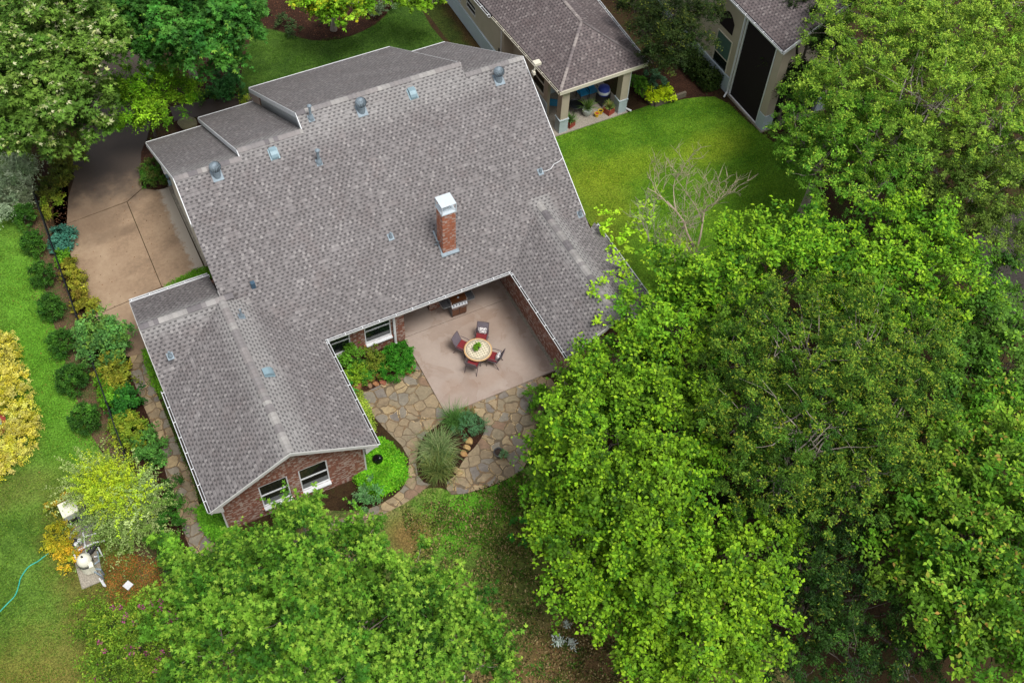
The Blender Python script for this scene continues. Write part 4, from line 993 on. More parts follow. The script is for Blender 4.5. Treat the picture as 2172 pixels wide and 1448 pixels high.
tree('cedar_elm_tree', 'dark green shaded tree low in the gap between the bright trees', 'tree',
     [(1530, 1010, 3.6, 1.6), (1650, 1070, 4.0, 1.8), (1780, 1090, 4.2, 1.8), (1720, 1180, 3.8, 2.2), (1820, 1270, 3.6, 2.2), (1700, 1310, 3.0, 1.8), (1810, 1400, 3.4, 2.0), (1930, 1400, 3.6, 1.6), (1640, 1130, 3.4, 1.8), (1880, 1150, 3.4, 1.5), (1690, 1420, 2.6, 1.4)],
     560, .09, pal((36, 66, 22), (46, 80, 24), (28, 54, 18), (60, 94, 30)), .18, tipcol=pal((120, 140, 44), (140, 150, 50)), tipf=.2, sub=14, shell=.7, clump=.32, twigs=10, per=9, aspect=.5, seed=7)  # low foliage of the grove, its shadow put into the dark palette
tree('persimmon_tree', 'bright green large-leaved tree with a few orange leaves in the bottom right corner', 'tree',
     [(1990, 1040, 5.0, 1.9), (2080, 960, 5.4, 2.0), (2150, 1060, 6.0, 2.2), (2060, 1120, 6.0, 2.2), (1960, 1190, 4.8, 1.6), (2060, 1260, 5.6, 2.2), (2150, 1220, 6.0, 2.2), (1905, 1130, 4.2, 1.0), (1920, 1230, 4.2, .9), (2120, 1360, 5.0, 1.8), (2020, 1330, 4.4, 1.2), (2060, 880, 4.4, 1.1), (2150, 890, 5., 1.5)],
     400, .165, pal((74, 122, 26), (90, 136, 30), (60, 106, 24), (108, 146, 42)), .18, tipcol=pal((150, 188, 50), (164, 196, 60), (140, 180, 44), (132, 172, 44), (158, 190, 54), (184, 146, 74), (146, 184, 48)), tipf=.36, clump=.65, sub=8, subr=.38, spray=.32, upb=.3, droop=.5, aspect=.58, seed=8)
# upper right elms
HC = pal((98, 140, 42), (118, 158, 48), (82, 122, 38), (138, 174, 60))
HY = pal((164, 196, 60), (182, 206, 74), (146, 184, 54))
tree('elm_tree', 'tall yellow-green elm filling the top right corner', 'tree',
     [(1860, 100, 7.5, 3.2), (2000, 60, 8.5, 3.4), (2120, 130, 8.0, 3.2), (1970, 190, 8.5, 3.4), (2100, 270, 7.0, 3.0), (1880, 10, 8.0, 2.6), (2150, 10, 8.5, 3.0), (1800, 200, 6.5, 2.2)],
     760, .10, HC, .3, tipcol=HY, tipf=.5, sub=14, subr=.38, shell=.7, clump=.36, twigs=11, per=9, aspect=.45, upb=.5, spray=.4, seed=9, barkm='bark_pale')
tree('elm_tree', 'green elm overhanging the neighbour lawn beside the dark screens', 'tree',
     [(1760, 270, 5.4, 2.0), (1700, 300, 4.4, 1.4), (1760, 350, 5.2, 2.0), (1860, 300, 6.6, 2.4), (1840, 400, 5.4, 2.0), (1700, 210, 4.6, 1.0), (1780, 170, 5.4, 1.2), (1690, 340, 3.6, 1.1)],
     880, .10, pal((82, 136, 36), (100, 152, 42), (70, 116, 34), (118, 166, 50)), .2, tipcol=HY, tipf=.35, sub=14, subr=.38, shell=.7, clump=.34, twigs=10, per=9, aspect=.45, upb=.45, spray=.4, seed=10, barkm='bark_pale')
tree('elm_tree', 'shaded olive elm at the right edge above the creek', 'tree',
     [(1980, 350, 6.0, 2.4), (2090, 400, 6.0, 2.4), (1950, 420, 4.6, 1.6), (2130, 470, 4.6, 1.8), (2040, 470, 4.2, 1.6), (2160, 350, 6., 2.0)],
     880, .10, pal((76, 106, 36), (92, 120, 42), (64, 92, 32), (106, 132, 50)), .2, tipcol=HY, tipf=.2, sub=14, subr=.38, shell=.7, clump=.34, twigs=10, per=9, aspect=.45, seed=11, barkm='bark_pale')  # shade on the lower crowns painted in with a duller olive palette
# dark evergreen trees by the houses
tree('juniper_tree', 'dark olive evergreen between the two stucco houses', 'tree',
     [(1420, 40, 5.0, 1.5), (1370, 70, 4.6, 1.0), (1470, 70, 4.8, 1.1), (1420, 110, 4.0, 1.1), (1355, 15, 4.6, .9), (1490, 20, 5., 1.0), (1390, 130, 3.4, .7)],
     1700, .085, GD, .16, base=tuple(at(1368, 165)[:2])+(0,), tipcol=pal((110, 120, 36), (130, 136, 44)), tipf=.18, clump=.4, twigs=10, per=10, aspect=.5, seed=12)
tree('juniper_tree', 'dark evergreen growing over the roof edge of the tall stucco house', 'tree',
     [(1735, 40, 6.0, 1.3), (1715, 90, 5.4, 1.0), (1690, 10, 6., .7), (1760, 90, 5.4, .9)],
     1700, .085, GD, .16, tipcol=pal((90, 100, 36),), tipf=.12, clump=.4, twigs=10, per=10, aspect=.5, seed=13)
tree('juniper_tree', 'small dark evergreen standing in front of the dark screen', 'tree',
     [(1672, 150, 3.4, .9), (1690, 195, 2.8, .8), (1645, 150, 3.0, .5), (1715, 160, 3.2, .8)],
     1700, .085, GD, .12, tipcol=pal((96, 112, 40),), tipf=.12, clump=.35, twigs=10, per=10, aspect=.5, seed=14)
# upper left oaks
tree('oak_tree', 'grey-green oak with pale leaf tips in the top left corner', 'tree',
     [(80, 60, 7.5, 2.6), (30, 160, 7.0, 2.4), (150, 120, 7.0, 2.0), (90, 220, 6.2, 2.0), (170, 210, 5.6, 1.3), (190, 50, 7.0, 1.7), (30, 270, 5.6, 1.6), (110, 290, 4.8, 1.2), (200, 270, 4.4, .8), (0, 60, 8., 2.6), (225, 100, 6.4, 1.2)],
     560, .18, pal((84, 122, 42), (100, 138, 50), (72, 106, 38), (118, 152, 60)), .25, tipcol=pal((214, 214, 170), (190, 198, 130), (160, 180, 90)), tipf=.26, clump=.5, twigs=9, per=9, lobed=True, aspect=.55, seed=15, base=tuple(at(20, 330)[:2])+(0,))
tree('oak_tree', 'rich green oak behind the driveway at the top of the photo', 'tree',
     [(400, 50, 6.5, 2.2), (480, 40, 6.2, 1.8), (330, 40, 6.5, 1.7), (440, 110, 5.4, 1.3), (510, 70, 5.4, 1.1), (360, 105, 5.2, 1.0), (530, 10, 6., 1.0), (270, 20, 6.5, 1.5), (480, 125, 4.8, .8), (290, 90, 5.6, 1.3), (250, 50, 6., 1.2)],
     560, .19, pal((58, 116, 40), (74, 132, 46), (48, 98, 36), (92, 146, 58)), .2, base=tuple(at(412, 165)[:2])+(0,), tipcol=pal((150, 190, 70),), tipf=.15, clump=.5, lobed=True, aspect=.6, seed=16, barkm='bark_pale')
tree('crape_myrtle_tree', 'lime green small tree over the driveway bend', 'tree',
     [(330, 190, 3.2, 1.4), (280, 220, 3.0, 1.2), (385, 190, 2.8, .9), (250, 190, 2.8, .8), (320, 245, 2.6, .9), (270, 260, 2.2, .6), (390, 220, 2.4, .6)],
     1100, .11, pal((98, 150, 24), (116, 166, 30), (82, 132, 24), (134, 176, 40)), .07, tipcol=GBY, tipf=.2, clump=.4, twigs=9, per=9, aspect=.5, seed=17, base=tuple(at(330, 290)[:2])+(0,), upb=.6)
tree('oak_tree', 'yellow-green young tree at the top edge over the front mulch bed', 'tree',
     [(700, 0, 3.6, 1.2), (745, -5, 3.8, 1.0), (655, 0, 3.4, .8), (715, 25, 3.2, .7), (770, 15, 3.2, .6), (880, -10, 3.4, .8), (920, 0, 3.2, .6), (820, -20, 3.6, .9), (680, 22, 3., .6)],
     520, .16, pal((108, 160, 30), (126, 174, 38), (92, 142, 28), (146, 184, 48)), .16, base=tuple(at(708, 64)[:2])+(0,), tipcol=pal((214, 206, 40), (196, 204, 50)), tipf=.3, clump=.42, lobed=True, aspect=.6, seed=18, barkm='bark_pale', trunk_h=1.8)
# bottom maple-like tree
tree('maple_tree', 'big bright green maple-like tree in front of the brick gable', 'tree',
     [(640, 1075, 3.0, .5), (655, 1150, 3.4, 1.1), (738, 1135, 3.4, .8), (760, 1180, 4.0, 1.3), (690, 1230, 5.0, 1.9), (580, 1210, 4.6, 1.5), (500, 1270, 4.6, 1.5), (840, 1270, 5.0, 1.6), (760, 1330, 6.0, 2.3), (600, 1340, 6.0, 2.2), (440, 1270, 4.0, 1.1), (480, 1370, 5.4, 1.8), (930, 1330, 5.0, 1.5), (1000, 1310, 4.2, .8), (980, 1400, 4.6, 1.3), (860, 1410, 5.6, 1.9), (690, 1430, 6.2, 2.2), (545, 1155, 2.8, .6), (500, 1175, 2.8, .6), (400, 1330, 4.2, 1.0), (1040, 1360, 3.8, .5), (405, 1240, 3.0, .8), (385, 1310, 3.4, .9), (420, 1400, 4.5, 1.2)],
     520, .13, GM, .2, tipcol=pal((138, 182, 56), (156, 192, 66), (122, 170, 50)), tipf=.5, clump=.72, sub=7, subr=.38, spray=.28, per=11, lobed=True, aspect=.6, seed=19, barkm='bark_pale', droop=.15, upb=.6)
t, dS = tree('crape_myrtle_tree', 'crape myrtle with small magenta flower clusters in the bottom left', 'tree',
     [(270, 1330, 3.0, 1.2), (335, 1300, 2.8, .8), (220, 1360, 2.6, .9), (340, 1370, 3.2, 1.2), (270, 1400, 3.0, 1.1), (235, 1290, 2.4, .5), (200, 1310, 2.2, .55), (350, 1440, 3.2, 1.2), (230, 1440, 2.6, .8)],
     950, .085, pal((92, 130, 34), (110, 148, 38), (78, 114, 30), (132, 162, 46)), .08, tipcol=pal((170, 184, 60), (150, 172, 50)), tipf=.25, clump=.4, twigs=9, per=9, aspect=.55, seed=20, upb=.6)
r_ = np.random.default_rng(3); cen = dS[5]; pick = cen[np.argsort(-cen[:, 2] + r_.normal(size=len(cen))*.8)[:70]]
FP = []; 
for c in pick:
    if r_.uniform() < .45: continue
    k = 18; d = norm(r_.normal(size=(k, 3))); FP.append((c + np.array([0, 0, .35]) + d*np.array([.07, .07, .11])*r_.uniform(.3, 1, (k, 1)), d))
P = np.concatenate([a for a, _ in FP]); D = np.concatenate([b for _, b in FP]); n_ = len(P)
Cf = pal((180, 76, 138), (196, 104, 156), (160, 60, 120))[r_.integers(0, 3, n_)]
V_, K_ = kites(P, D, norm(r_.normal(size=(n_, 3))+np.array([0, 0, 1])), np.full(n_, .06), np.full(n_, .05), Cf)
quadmesh('flowers', V_, K_, 'flower', t, t.location[:])['kind'] = 'stuff'
# bare tree and vine tree
def bare(name, label, base, seed, h, r0, mat='bark_pale', levels=4, lean=(0, 0), spread=.75):
    rr = random.Random(seed); t = thing(name, label, 'tree', base); gt = G(); gb = G()
    def grow(p, d, L, r, lev, g, j=.16):
        pts = [p]; rad = [r]; dd = d.copy(); n = 4
        for i in range(n):
            dd = (dd + Vector((rr.gauss(0, j), rr.gauss(0, j), rr.gauss(.03, .1)))).normalized()
            pts.append(pts[-1] + dd*L/n); rad.append(r*(1-.5*(i+1)/n))
        g.tube(pts, rad, 6 if r > .02 else 4, False)
        if lev <= 0: return
        for i in range(rr.randint(3, 4) if lev > 1 else 4):
            q = pts[rr.randint(2, n)]; a = rr.uniform(0, 6.28); s = Vector((math.cos(a), math.sin(a), rr.uniform(.15, .8)))
            grow(q, (dd*.6 + s*spread + Vector((0, 0, .25*(.75-spread)*4))).normalized(), L*rr.uniform(.55, .8), max(.009, r*.5), lev-1, gb)
    grow(Vector(base), Vector((lean[0], lean[1], 1)).normalized(), h*.45, r0, levels, gt, .05)
    build('trunk', gt, mat, t, org=base, smooth=True); build('branches', gb, mat, t, org=base, smooth=True)
    return t
b_ = at(1462, 625, 0); bare('bare_tree', 'leafless tan tree with fine twigs in front of the neighbour lawn', (b_[0], b_[1], 0), 58, 8.0, .12, mat='bark_tan', levels=5, spread=.7)
tv_ = bare('vine_tree', 'sparse tree with scattered lime leaves at the east wall of the house', tuple(at(1410, 610)[:2])+(0,), 9, 5.4, .08, levels=4, lean=(-.25, .15))
bl = [blob(1290, 470, 3.4, .6), blob(1330, 510, 3.2, .8), (blob(1370, 450, 3.6, .7)), blob(1280, 620, 3.9, .6), blob(1260, 690, 3.7, .4), blob(1340, 640, 3.6, .6), blob(1395, 520, 3.2, .8), blob(1310, 570, 3.6, .6), blob(1440, 540, 3.4, .8), blob(1390, 420, 3.6, .4)]
crown_mesh('crown', crown_pts(bl, 110, .15, pal((150, 196, 40), (170, 208, 50), (128, 180, 34)), clump=.35, twigs=3, per=5, shell=.2, aspect=.75, seed=31), 'leaf', tv_, tv_.location[:])

# ------------------------------------------------------------------ shrubs
for i, (x, y, r) in enumerate([(50, 455, .62), (70, 515, .6), (90, 580, .6), (106, 650, .66), (130, 727, .66), (152, 803, .72), (181, 885, .72)]):
    z = .62; words = ['topmost of the seven dark round shrubs beside the fence', 'second from the top of the dark round shrubs beside the fence', 'third from the top of the dark round shrubs beside the fence', 'middle one of the seven dark round shrubs beside the fence', 'third from the bottom of the dark round shrubs beside the fence', 'second from the bottom of the dark round shrubs beside the fence', 'bottom one of the dark round shrubs, nearest the yellow-green bush']
    shrub('round_shrub', words[i], 'shrub', [(x, y+4, z, r*.74, 1.25), (x+2, y-12, 1.2, r*.42, 1.0)], 4400, .075, pal((46, 88, 26), (58, 104, 30), (38, 74, 22), (76, 124, 36)), group='dark round shrubs along the fence', seed=40+i, clump=.16, shell=.75, low=-.6)
# variegated bush: long arching sprays
YP = pal((184, 206, 40), (204, 216, 50), (150, 186, 42), (168, 196, 60)); VP = pal((140, 162, 92), (166, 184, 118), (118, 144, 70), (108, 142, 56))
vb = thing('privet_bush', 'big arching bush, yellow on top and grey-green below, over the pool equipment', 'bush', tuple(at(245, 1120)[:2])+(0,))
kw = dict(twigs=5, per=38, droop=.42, aspect=.55, spray=.16, shell=.15, low=-.15)
dA = crown_pts([blob(240, 1040, 1.5, .42), blob(262, 1055, 1.4, .35), blob(215, 1030, 1.4, .35)], 17000, .07, YP, seed=60, clump=1.25, upb=.5, **kw)
dB = crown_pts([blob(238, 1062, 1.1, .55), blob(290, 1060, 1.1, .5), blob(205, 1025, 1.0, .5), blob(245, 1085, .9, .45), blob(285, 1100, .9, .5)], 13000, .07, VP, seed=61, clump=1.2, upb=.12, **kw)
crown_mesh('crown', dA, 'leaf', vb, vb.location[:]); oB = crown_mesh('crown', dB, 'leaf', vb, vb.location[:]); oB['label'] = 'grey-green variegated outer sprays'
allb = [blob(240, 985, 1.4, .9), blob(300, 1060, 1.2, .9), blob(200, 1060, 1.2, .7)]
build('trunk', limbs(tuple(vb.location), allb, np.concatenate([dA[5], dB[5]]), .06, 3, 10, .5), 'bark', vb, org=tuple(vb.location), smooth=True)
YO = pal((196, 160, 40), (206, 140, 40), (180, 176, 40), (160, 168, 40))
shrub('yellow_shrub', 'small golden shrub on the lawn side of the pool pump', 'shrub', [(128, 1135, .45, .55), (120, 1150, .35, .4)], 2200, .06, pal((172, 164, 34), (190, 172, 40), (150, 158, 36)), seed=70)
shrub('yellow_shrub', 'orange-tinged shrub beside the round filter tank', 'shrub', [(146, 1185, .4, .42), (135, 1170, .35, .35)], 2200, .06, YO, seed=71)
shrub('yellow_shrub', 'tiny orange-green shrub at the top left of the pool equipment', 'shrub', [(120, 1072, .3, .32), (140, 1060, .4, .3)], 2200, .06, pal((160, 150, 50), (188, 140, 40), (130, 150, 50)), seed=72)
hed = [(5, 735), (18, 765), (28, 800), (38, 840), (50, 875), (55, 905), (45, 935), (22, 960), (2, 975), (-10, 730), (-15, 985), (10, 850), (18, 925), (-20, 770), (0, 800)]
shrub('yellow_hedge', 'bright yellow variegated hedge curving round the pool at the left edge', 'hedge', [(x, y, .35, .6, .85) for x, y in hed], 2300, .06, pal((200, 192, 56), (210, 202, 84), (184, 182, 46), (216, 212, 120)), seed=73, mat='leaf')
shrub('sage_bush', 'pale sage green willowy bush at the left edge above the round shrubs', 'bush', [(20, 370, 1.6, .9), (35, 410, 1.2, .7), (5, 420, 1.2, .8), (45, 350, 1.6, .5), (20, 440, .7, .4)], 2400, .12, pal((148, 168, 128), (170, 186, 148), (124, 150, 104), (180, 194, 160)), seed=74, clump=.4, per=14, aspect=.28, droop=.6, spray=.3)
# border plants inside the fence
GG = pal((72, 112, 40), (88, 130, 44), (60, 98, 34)); YG = pal((140, 146, 40), (160, 160, 50), (112, 130, 40), (124, 112, 40)); BR = pal((96, 150, 30), (112, 166, 40), (84, 136, 30))
shrub('border_shrub', 'tangled dark green shrub under the oak at the top of the driveway border', 'shrub', [(140, 340, .6, .7), (125, 380, .5, .6), (105, 400, .5, .55), (150, 310, .7, .6)], 1300, .10, pal((70, 88, 30), (88, 104, 34), (110, 112, 40)), seed=80, clump=.25)
shrub('border_shrub', 'small yellow-green shrub just above the strappy lily in the border', 'shrub', [(110, 430, .4, .4)], 1500, .09, pal((96, 128, 36), (120, 146, 40), (150, 156, 50)), seed=81, clump=.2)
def grasses(name, label, cat, px, py, n, L, cols, w=.018, z=0, group=None, seed=0, arch=.9, mat='leaf', spread=.12, mesh_parent=None):
    r = np.random.default_rng(seed+900); c = at(px, py, z); V = []; K = []
    for i in range(n):
        a = r.uniform(0, 6.28); tilt = r.uniform(.05, 1)**.7*arch; ln = L*r.uniform(.6, 1.15)
        p = np.array([c[0]+r.normal()*spread, c[1]+r.normal()*spread, z]); h = np.array([math.cos(a), math.sin(a), 0]); s = np.array([-h[1], h[0], 0])*w/2
        pts = []; ang = math.pi/2 - tilt*.5; q = p.copy(); m = 5
        for j in range(m+1):
            pts.append(q.copy()); q = q + (h*math.cos(ang) + np.array([0, 0, 1])*math.sin(ang))*ln/m; ang -= tilt*.36
        col = cols[r.integers(0, len(cols))]*(1+.15*r.normal())
        for j in range(m):
            w0, w1 = 1-j/m*.8, 1-(j+1)/m*.8
            V += [pts[j]-s*w0, pts[j]+s*w0, pts[j+1]+s*w1, pts[j+1]-s*w1]; K += [col]*4
    base = (float(c[0]), float(c[1]), z)
    return tag(quadmesh(name, np.array(V, np.float32), np.array(K), mat, None, base), label, cat, group)
grasses('lily_plant', 'strappy yellow-green lily clump in the driveway border', 'plant', 103, 462, 70, .6, pal((150, 160, 50), (170, 176, 60), (110, 140, 40)), .035, seed=1)
shrub('agave_plant', 'blue-green spreading plant at the edge of the driveway', 'plant', [(132, 495, .35, .45), (122, 520, .3, .4), (140, 515, .35, .4)], 1300, .14, pal((74, 138, 116), (92, 156, 132), (60, 120, 98)), seed=82, clump=.22, aspect=.4, spray=.8)
shrub('border_shrub', 'fresh green low shrub just below the blue-green plant', 'shrub', [(135, 545, .3, .35), (128, 552, .25, .3)], 1600, .09, BR, seed=83)
shrub('border_shrub', 'yellow-green shrub by the driveway, narrow one above the larger tangle', 'shrub', [(152, 560, .3, .3), (140, 562, .3, .25)], 1500, .09, YG, seed=84)
shrub('border_shrub', 'tangled olive shrub along the driveway, upper of two', 'shrub', [(155, 590, .35, .5), (168, 605, .35, .4), (150, 580, .3, .35)], 1400, .09, YG, seed=85)
shrub('border_shrub', 'tangled olive shrub along the driveway, lower of two', 'shrub', [(172, 635, .35, .5), (180, 655, .35, .42), (190, 645, .3, .35)], 1400, .09, YG, seed=86)
shrub('hibiscus_bush', 'tall grey-green leafy bush where the driveway meets the stone path', 'bush', [(205, 700, 1.0, .75), (235, 715, .9, .75), (215, 740, .9, .8), (250, 740, .8, .5), (190, 720, .8, .5)], 1100, .12, pal((84, 136, 62), (98, 150, 74), (70, 118, 50), (120, 158, 60)), seed=87, clump=.3)
shrub('border_shrub', 'yellow-brown shrub below the tall grey-green bush', 'shrub', [(235, 780, .6, .6), (255, 800, .5, .55), (240, 815, .5, .5)], 1300, .10, pal((130, 138, 40), (150, 146, 46), (104, 122, 36)), seed=88, clump=.25)
shrub('border_shrub', 'bright green shrub hugging the fence halfway down the stone path', 'shrub', [(222, 805, .5, .4), (235, 840, .5, .5)], 1500, .10, BR, seed=89, clump=.22)
shrub('border_shrub', 'deep green shrub beside the middle of the stone path', 'shrub', [(270, 850, .5, .6), (260, 870, .5, .55)], 1300, .10, pal((48, 110, 36), (60, 128, 40), (40, 94, 32)), seed=90, clump=.22)
shrub('border_shrub', 'mixed green and yellow shrub above the arching bush', 'shrub', [(265, 900, .5, .6), (290, 920, .5, .6), (255, 925, .4, .4)], 1300, .10, pal((120, 150, 40), (98, 142, 40), (150, 160, 46)), seed=91, clump=.25)
shrub('border_shrub', 'grey-green shrub at the path bend beside the arching bush', 'shrub', [(315, 945, .5, .6), (330, 965, .5, .45)], 1300, .10, pal((78, 130, 52), (90, 146, 60), (66, 112, 44)), seed=92, clump=.25)
shrub('border_shrub', 'dark upright shrub pressed against the right side of the arching bush', 'shrub', [(365, 1070, .7, .5), (360, 1110, .7, .55), (370, 1030, .6, .35)], 1500, .07, pal((52, 100, 28), (64, 116, 32), (44, 86, 24)), seed=93, clump=.2)
tree('young_maple_tree', 'slender bright green sapling just inside the fence below the path', 'tree', [(360, 1170, 1.6, .55), (385, 1200, 1.6, .6), (350, 1150, 1.2, .4), (400, 1240, 1.5, .6), (385, 1280, 1.5, .6)], 750, .13, GM, .04, tipcol=pal((150, 204, 60),), tipf=.3, clump=.3, lobed=True, aspect=.6, seed=94)
# round the house
def cover(name, label, px, h, leaf, cols, n_per_m2, cat='ground cover', seed=0, kind='stuff', ragged=.12):
    r = np.random.default_rng(seed+300); pts = [at(x, y, 0)[:2] for x, y in px]; P_ = np.array(pts)
    lo, hi = P_.min(0), P_.max(0); n = int((hi-lo).prod()*n_per_m2); q = r.uniform(lo, hi, (n, 2))
    ins = np.zeros(n, bool); j = len(P_)-1
    for i in range(len(P_)):
        a, b = P_[i], P_[j]; c = ((a[1] > q[:, 1]) != (b[1] > q[:, 1])) & (q[:, 0] < (b[0]-a[0])*(q[:, 1]-a[1])/(b[1]-a[1]+1e-12)+a[0]); ins ^= c; j = i
    q = q[ins] + r.normal(size=(ins.sum(), 2))*ragged*.5; n = len(q)
    hh = h*(.55+.45*np.sin(q[:, 0]*3.1+1)*np.sin(q[:, 1]*2.7)) * r.uniform(.3, 1, n)**.5
    P3 = np.column_stack([q, np.maximum(.01, hh)]); a = r.uniform(0, 6.28, n)
    ax = norm(np.column_stack([np.cos(a), np.sin(a), r.normal(.25, .3, n)])); nr = norm(np.column_stack([r.normal(0, .4, n), r.normal(0, .4, n), np.ones(n)]))
    tone = .75+.35*np.sin(q[:, 0]*4.3+np.sin(q[:, 1]*3))[:, None]*np.sin(q[:, 1]*3.9)[:, None]
    col = cols[r.integers(0, len(cols), n)]*(1+.2*r.normal(size=(n, 1)))*np.clip(tone+.25, .7, 1.25)
    V, K = kites(P3, ax, nr, leaf*r.uniform(.6, 1.3, n), leaf*.6*r.uniform(.7, 1.2, n), np.clip(col, .005, 1))
    o = quadmesh(name, V, K, 'leaf'); return tag(o, label, cat, None, kind)
cover('ground_cover', 'bright green low ground cover in the strip beside the wing above the gutter', [(303, 742), (322, 738), (350, 800), (352, 842), (345, 848), (322, 815), (310, 775)], .25, .07, BR, 1900, seed=1)
cover('ground_cover', 'bright green ground cover wedge at the garage corner of the driveway', [(350, 610), (372, 596), (420, 572), (440, 568), (450, 590), (400, 610), (360, 625)], .22, .07, BR, 1900, seed=2)
cover('ground_cover', 'lush light green ground cover at the right foot of the brick gable', [(780, 960), (800, 935), (830, 945), (860, 980), (866, 1015), (845, 1042), (800, 1055), (765, 1040), (750, 1010), (775, 990)], .45, .08, pal((92, 166, 24), (110, 182, 30), (78, 146, 22), (128, 184, 44)), 2600, seed=3)
cover('ground_cover', 'yellow-edged ground cover between the wing eave and the stone court', [(745, 820), (765, 830), (785, 870), (796, 905), (790, 930), (770, 900), (750, 850)], .35, .07, pal((150, 176, 60), (170, 188, 76), (112, 150, 40)), 2200, seed=4)
cover('ground_cover', 'light green ground cover at the left foot of the brick gable', [(415, 1085), (440, 1070), (480, 1085), (490, 1120), (520, 1150), (470, 1165), (435, 1130)], .4, .09, pal((96, 160, 34), (112, 172, 44), (80, 140, 30)), 1900, seed=5)
cover('ground_cover', 'thin dark grass strip along the wing wall under the long gutter', [(345, 850), (358, 850), (400, 950), (440, 1060), (428, 1070), (385, 960)], .1, .06, pal((70, 104, 30), (84, 120, 36)), 1500, seed=6)
shrub('mounding_shrub', 'dense green mounding shrub at the patio corner below the downspout', 'shrub', [(840, 758, .4, .62), (862, 775, .3, .42), (835, 785, .3, .5), (818, 770, .3, .4), (855, 745, .3, .4)], 3000, .06, pal((52, 120, 26), (64, 136, 30), (42, 102, 24), (80, 148, 40)), seed=100, clump=.14, shell=.7)
shrub('court_shrub', 'olive shrub in front of the court window, left of the dense green mound', 'shrub', [(790, 758, .5, .5), (800, 780, .35, .4), (785, 785, .35, .35)], 1700, .07, pal((104, 122, 36), (124, 132, 44), (84, 112, 32)), seed=101, clump=.2)
shrub('court_shrub', 'fine dark green shrub in the middle of the court bed', 'shrub', [(765, 785, .45, .45), (775, 800, .3, .3)], 1700, .07, pal((62, 116, 34), (74, 130, 38)), seed=102, clump=.2)
shrub('court_shrub', 'lime green small bush at the front of the court bed', 'shrub', [(757, 795, .5, .4), (742, 800, .4, .3)], 1700, .09, pal((132, 178, 40), (116, 166, 36), (150, 188, 52)), seed=103, clump=.2)
shrub('court_shrub', 'light green bush standing against the left court window', 'shrub', [(745, 752, 1.0, .38), (735, 770, .7, .4), (752, 735, 1.1, .25)], 1500, .09, pal((96, 150, 40), (84, 134, 36)), seed=104, clump=.22)
shrub('court_shrub', 'small deep green plant tucked under the wing gutter', 'shrub', [(742, 820, .3, .28)], 1700, .08, pal((50, 130, 40), (60, 142, 46)), seed=105)
sheet('court_bed', [(700, 760), (760, 740), (870, 715), (882, 775), (830, 800), (800, 820), (770, 832), (735, 830)], .020, 'mulch', 1)
# ornamental grasses and rosemary
GR = pal((118, 132, 76), (142, 150, 96), (92, 112, 58), (160, 158, 104))
grasses('ornamental_grass', 'upper pale fountain grass beside the island mulch', 'grass', 928, 962, 620, 1.25, pal((112, 140, 84), (136, 156, 100), (90, 120, 64), (154, 166, 114)), .026, seed=2, arch=1.25, spread=.16)
grasses('ornamental_grass', 'lower dark fountain grass at the foot of the island bed', 'grass', 930, 1000, 560, 1.05, pal((84, 106, 52), (104, 124, 60), (130, 138, 76)), .024, seed=3, arch=1.25, spread=.16)
grasses('ornamental_grass', 'green fine grass clump touching the patio corner', 'grass', 968, 897, 420, .95, pal((84, 128, 58), (98, 144, 68), (70, 110, 48)), .022, seed=4, arch=1.0, spread=.15)
shrub('rosemary_bush', 'blue-green rosemary bush in the island bed', 'bush', [(1000, 900, .4, .5), (985, 915, .3, .35), (1015, 905, .3, .35)], 2600, .055, pal((86, 130, 86), (100, 146, 98), (70, 112, 70)), seed=106, clump=.3, per=14, aspect=.3, spray=.35, upb=1.0, droop=0)
shrub('low_plant', 'small red-tinged plant between the grass clump and the patio edge', 'plant', [(1000, 868, .15, .22)], 1500, .06, pal((120, 60, 40), (110, 110, 50)), seed=107)
shrub('bay_bush', 'loose green bush half under the big tree at the right patio corner', 'bush', [(1135, 840, .5, .5), (1150, 865, .5, .5)], 1200, .09, BR, seed=108, clump=.22)
# front beds
shrub('bed_shrub', 'dark shrub left in the front mulch bed', 'shrub', [(605, 45, .5, .4), (620, 60, .4, .4)], 1400, .09, pal((58, 82, 44), (70, 92, 50)), seed=110, clump=.22)
shrub('bed_shrub', 'dark shrub in the front mulch bed just left of the young tree trunk', 'shrub', [(690, 42, .4, .35)], 1400, .09, pal((46, 68, 32), (58, 78, 36)), seed=111)
shrub('bed_shrub', 'greyish small shrub in the front mulch bed right of the young tree', 'shrub', [(792, 25, .4, .38)], 1400, .09, pal((84, 104, 72), (98, 116, 84)), seed=112)
shrub('bed_shrub', 'greyish shrub at the right tip of the front mulch bed', 'shrub', [(822, 15, .4, .35), (800, 5, .4, .3)], 1400, .09, pal((84, 104, 72), (98, 116, 84)), seed=113)
shrub('bed_shrub', 'green leafy shrub by the front walk beside the roof corner', 'shrub', [(478, 165, .6, .6), (495, 185, .4, .5), (465, 195, .4, .5)], 1200, .12, pal((60, 118, 56), (74, 132, 62), (50, 100, 46)), seed=114, clump=.25)
shrub('bed_shrub', 'low green fringe plant along the front walk', 'shrub', [(440, 205, .25, .4), (420, 212, .25, .35), (505, 200, .25, .3)], 1200, .09, pal((70, 112, 40), (90, 124, 46)), seed=115)
shrub('bed_shrub', 'yellow-green tuft at the end of the front walk by the eave', 'shrub', [(520, 212, .2, .3)], 1200, .08, pal((140, 160, 40), (120, 146, 40)), seed=116)
shrub('bed_shrub', 'round olive shrub in the driveway island beside the garage corner', 'shrub', [(322, 375, .4, .55), (318, 355, .4, .45), (335, 385, .35, .42)], 1700, .08, pal((62, 96, 30), (86, 90, 40), (66, 122, 30)), seed=117, clump=.2)
sheet('island_soil', [(300, 310), (325, 290), (350, 330), (358, 398), (330, 404), (305, 395), (298, 360)], .036, 'mulch', 1)
